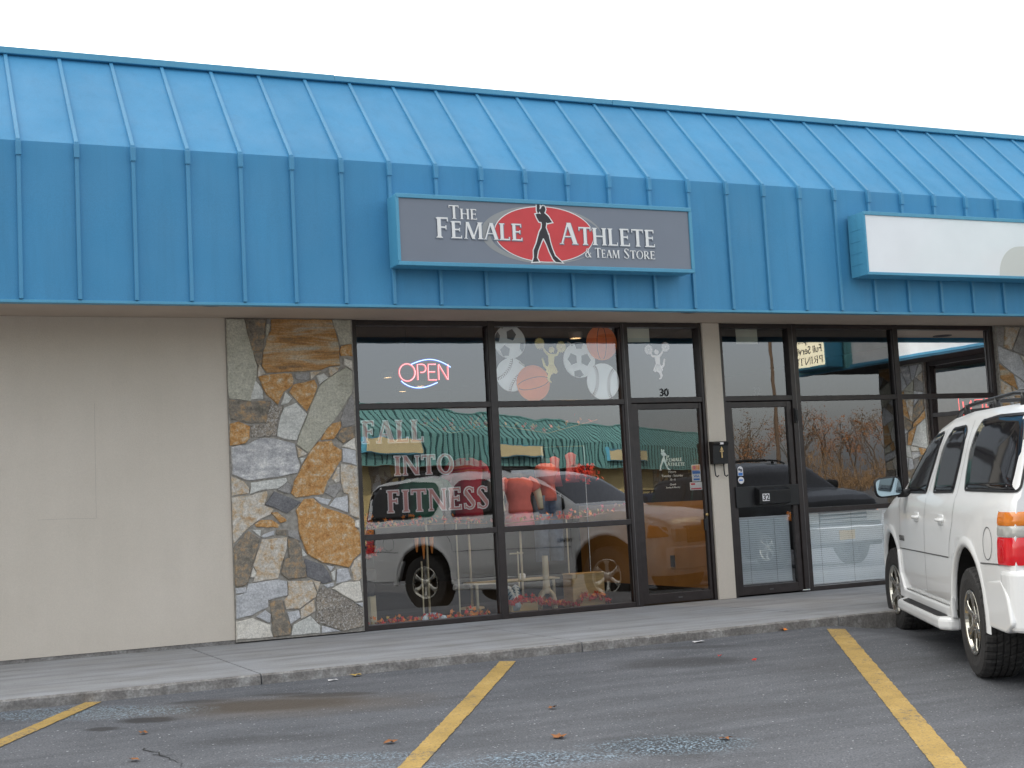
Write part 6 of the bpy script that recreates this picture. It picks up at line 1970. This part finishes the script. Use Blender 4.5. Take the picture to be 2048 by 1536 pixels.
# bare autumn trees and brush beyond the lot
def tree(x, y, h, seed, leaf, label, dens=1.0, spread=.55):
    rr = random.Random(seed)
    z0 = gz(y)
    t = thing('autumn_tree', label, 'tree', (x, y, z0), rr.uniform(0, 6), 'thin autumn trees beyond the lot')
    bm = NB(); tips = []
    def br(p, d, L, r_, lv):
        pts = [p]; q = p.copy(); dd = d.copy()
        for i in range(3):
            dd = (dd + Vector((rr.gauss(0, .13), rr.gauss(0, .13), rr.gauss(.04, .08)))).normalized()
            q = q + dd * L / 3; pts.append(q.copy())
        tube(bm, pts, [r_, r_ * .85, r_ * .7, r_ * .5], 5 if lv < 2 else 3, cap=False)
        if lv >= 3:
            tips.extend(pts[1:]); return
        if lv >= 1: tips.extend(pts[2:])
        for i in range(4 if lv < 2 else 3):
            k = rr.choice((1, 2, 3, 3))
            a = rr.uniform(0, 2 * PI)
            nd_ = (dd * .9 + Vector((math.cos(a), math.sin(a), rr.uniform(-.1, .5))) * spread).normalized()
            br(pts[k], nd_, L * rr.uniform(.5, .75), r_ * .5, lv + 1)
    br(Vector((0, 0, 0)), Vector((rr.gauss(0, .05), rr.gauss(0, .05), 1)), h * .42, h * .012 + .02, 0)
    obj('branches', bm, 'bark', t)
    bm = NB()
    for p in tips:
        for k in range(int(4 * dens) if rr.random() < .8 else 0):
            c_ = p + Vector((rr.gauss(0, .18), rr.gauss(0, .18), rr.gauss(0, .18)))
            s = rr.uniform(.025, .06)
            u = Vector((rr.gauss(0, 1), rr.gauss(0, 1), rr.gauss(0, 1))).normalized(); v = u.orthogonal().normalized()
            bm.faces.new([bm.verts.new(c_ + u * s), bm.verts.new(c_ + v * s * .6), bm.verts.new(c_ - u * s), bm.verts.new(c_ - v * s * .6)])
    obj('foliage', bm, leaf, t)
rr = random.Random(31)
TL_ = ['slim orange leaved tree at the left of the row beyond the lot', 'tall bare tree with a few orange leaves', 'low bushy orange tree', 'forked pale tree with tan leaves']
k = 0
TLAB = ['orange tree at the left end of the row beyond the lot', 'bare grey tree second from the left beyond the lot', 'low rusty tree beside the utility pole', 'tall bare tree behind the utility pole', 'forked pale tree in the middle of the row beyond the lot', 'bushy orange tree right of the forked pale one', 'tallest bare tree of the row beyond the lot', 'thin tan tree in the back row', 'rusty tree in front of the tallest one', 'bare tree nearest the stone pillar of the wing', 'small orange tree at the right end of the row', 'spindly tan tree far behind the others']
for k, (D, q, h) in enumerate(((44, .655, 4.2), (50, .672, 5.0), (40, .69, 4.0), (56, .70, 5.6), (46, .735, 5.0), (42, .755, 4.4), (54, .77, 6.0), (60, .79, 5.4), (44, .81, 4.6), (50, .83, 5.2), (42, .85, 4.0), (62, .74, 6.0))):
    tree(q * (12.45 + D), -D, h, 40 + k, 'autumn_leaf' if k % 2 == 0 else 'autumn_leaf_tan', TLAB[k], 1.0 if k % 3 else 2.2, .5)
bm = NB()
rb_ = random.Random(8)
for i in range(15000):
    D = rb_.uniform(42, 62); q = rb_.uniform(.62, .95)
    x, y = q * (12.45 + D), -D
    z = gz(y) + abs(rb_.gauss(0, .75)) * (1.2 + .5 * math.sin(q * 60))
    s = rb_.uniform(.03, .09)
    u = Vector((rb_.gauss(0, .6), rb_.gauss(0, .6), rb_.gauss(0, 1.8))).normalized(); v = u.orthogonal().normalized()
    c_ = Vector((x, y, z)); l = s * rb_.choice((1, 1, 4))
    bm.faces.new([bm.verts.new(c_ + u * l), bm.verts.new(c_ + v * s * .25), bm.verts.new(c_ - u * l), bm.verts.new(c_ - v * s * .25)])
tag(obj('brush', bm, 'autumn_leaf_tan'), kind='stuff')
t = thing('utility_pole', 'tall dark utility pole with a cross arm, mirrored in door 32', 'utility pole', (30.6, -30, gz(-30)))
bm = NB(); tube(bm, [(0, 0, 0), (0, 0, 8.0)], [.08, .06], 10); obj('pole', bm, 'pole_wood', t)
obj('cross_arm', B(-.35, .35, -.04, .04, 4.3, 4.38), 'pole_wood', t)
for x in (-.3, .3):
    bm = NB(); lathe(bm, [(.03, 4.38), (.05, 4.42), (.03, 4.50), (.001, 4.51)], 10, 'z', (x, 0, 0)); obj('insulator', bm, 'lamp_ring', t)

# fallen leaves and scraps on the asphalt
rr = random.Random(77)
for (x, y, s, mi, lab) in ((3.16, -2.66, .045, 3, 'curled tan leaf against the kerb'), (3.50, -5.29, .05, 2, 'brown leaf near the bottom centre on the asphalt'), (4.27, -5.83, .04, 2, 'brown leaf right of the wet patch'),
                          (5.80, -3.46, .02, 0, 'small red leaf, left of a pair on the asphalt'), (5.90, -3.77, .02, 0, 'small red leaf, nearer the camera of a pair'), (2.62, -4.90, .04, 2, 'brown leaf by the middle yellow line'),
                          (3.84, -4.53, .03, 2, 'thin brown leaf between the two yellow lines'), (7.0, -2.62, .035, 1, 'rusty leaf on the kerb near the white car'), (1.42, -3.85, .03, 2, 'brown leaf at the lower left'), (1.25, -4.55, .035, 2, 'brown leaf at the bottom left edge')):
    bm = NB()
    n = 10; cc = bm.verts.new((0, 0, .012))
    vs = [bm.verts.new((s * (1.0 if i % 2 == 0 else .5) * math.cos(2 * PI * i / n) * 1.2, s * (1.0 if i % 2 == 0 else .5) * math.sin(2 * PI * i / n), .004 + rr.random() * .018)) for i in range(n)]
    for i in range(n): bm.faces.new((cc, vs[i], vs[(i + 1) % n]))
    o = obj('fallen_leaf', bm, LM[mi]); o.location = (x, y, gz(y) + .002); o.rotation_euler = (0, 0, rr.uniform(0, 6))
    tag(o, lab, 'leaf', 'fallen leaves on the asphalt')
for (x, y, s, lab) in ((6.06, -2.75, .05, 'flattened white scrap by the kerb left of the white car'), (2.95, -2.75, .035, 'small white scrap by the kerb in front of the pillar')):
    bm = NB(); vs = [bm.verts.new((s * k_[0], s * k_[1], .004 + .006 * (i % 2))) for i, k_ in enumerate(((-1, -.4), (.2, -.6), (1.2, -.2), (.9, .4), (-.2, .3), (-.9, .5)))]
    bm.faces.new(vs)
    o = obj('paper_scrap', bm, 'card_white'); o.location = (x, y, gz(y) + .003); tag(o, lab, 'litter')
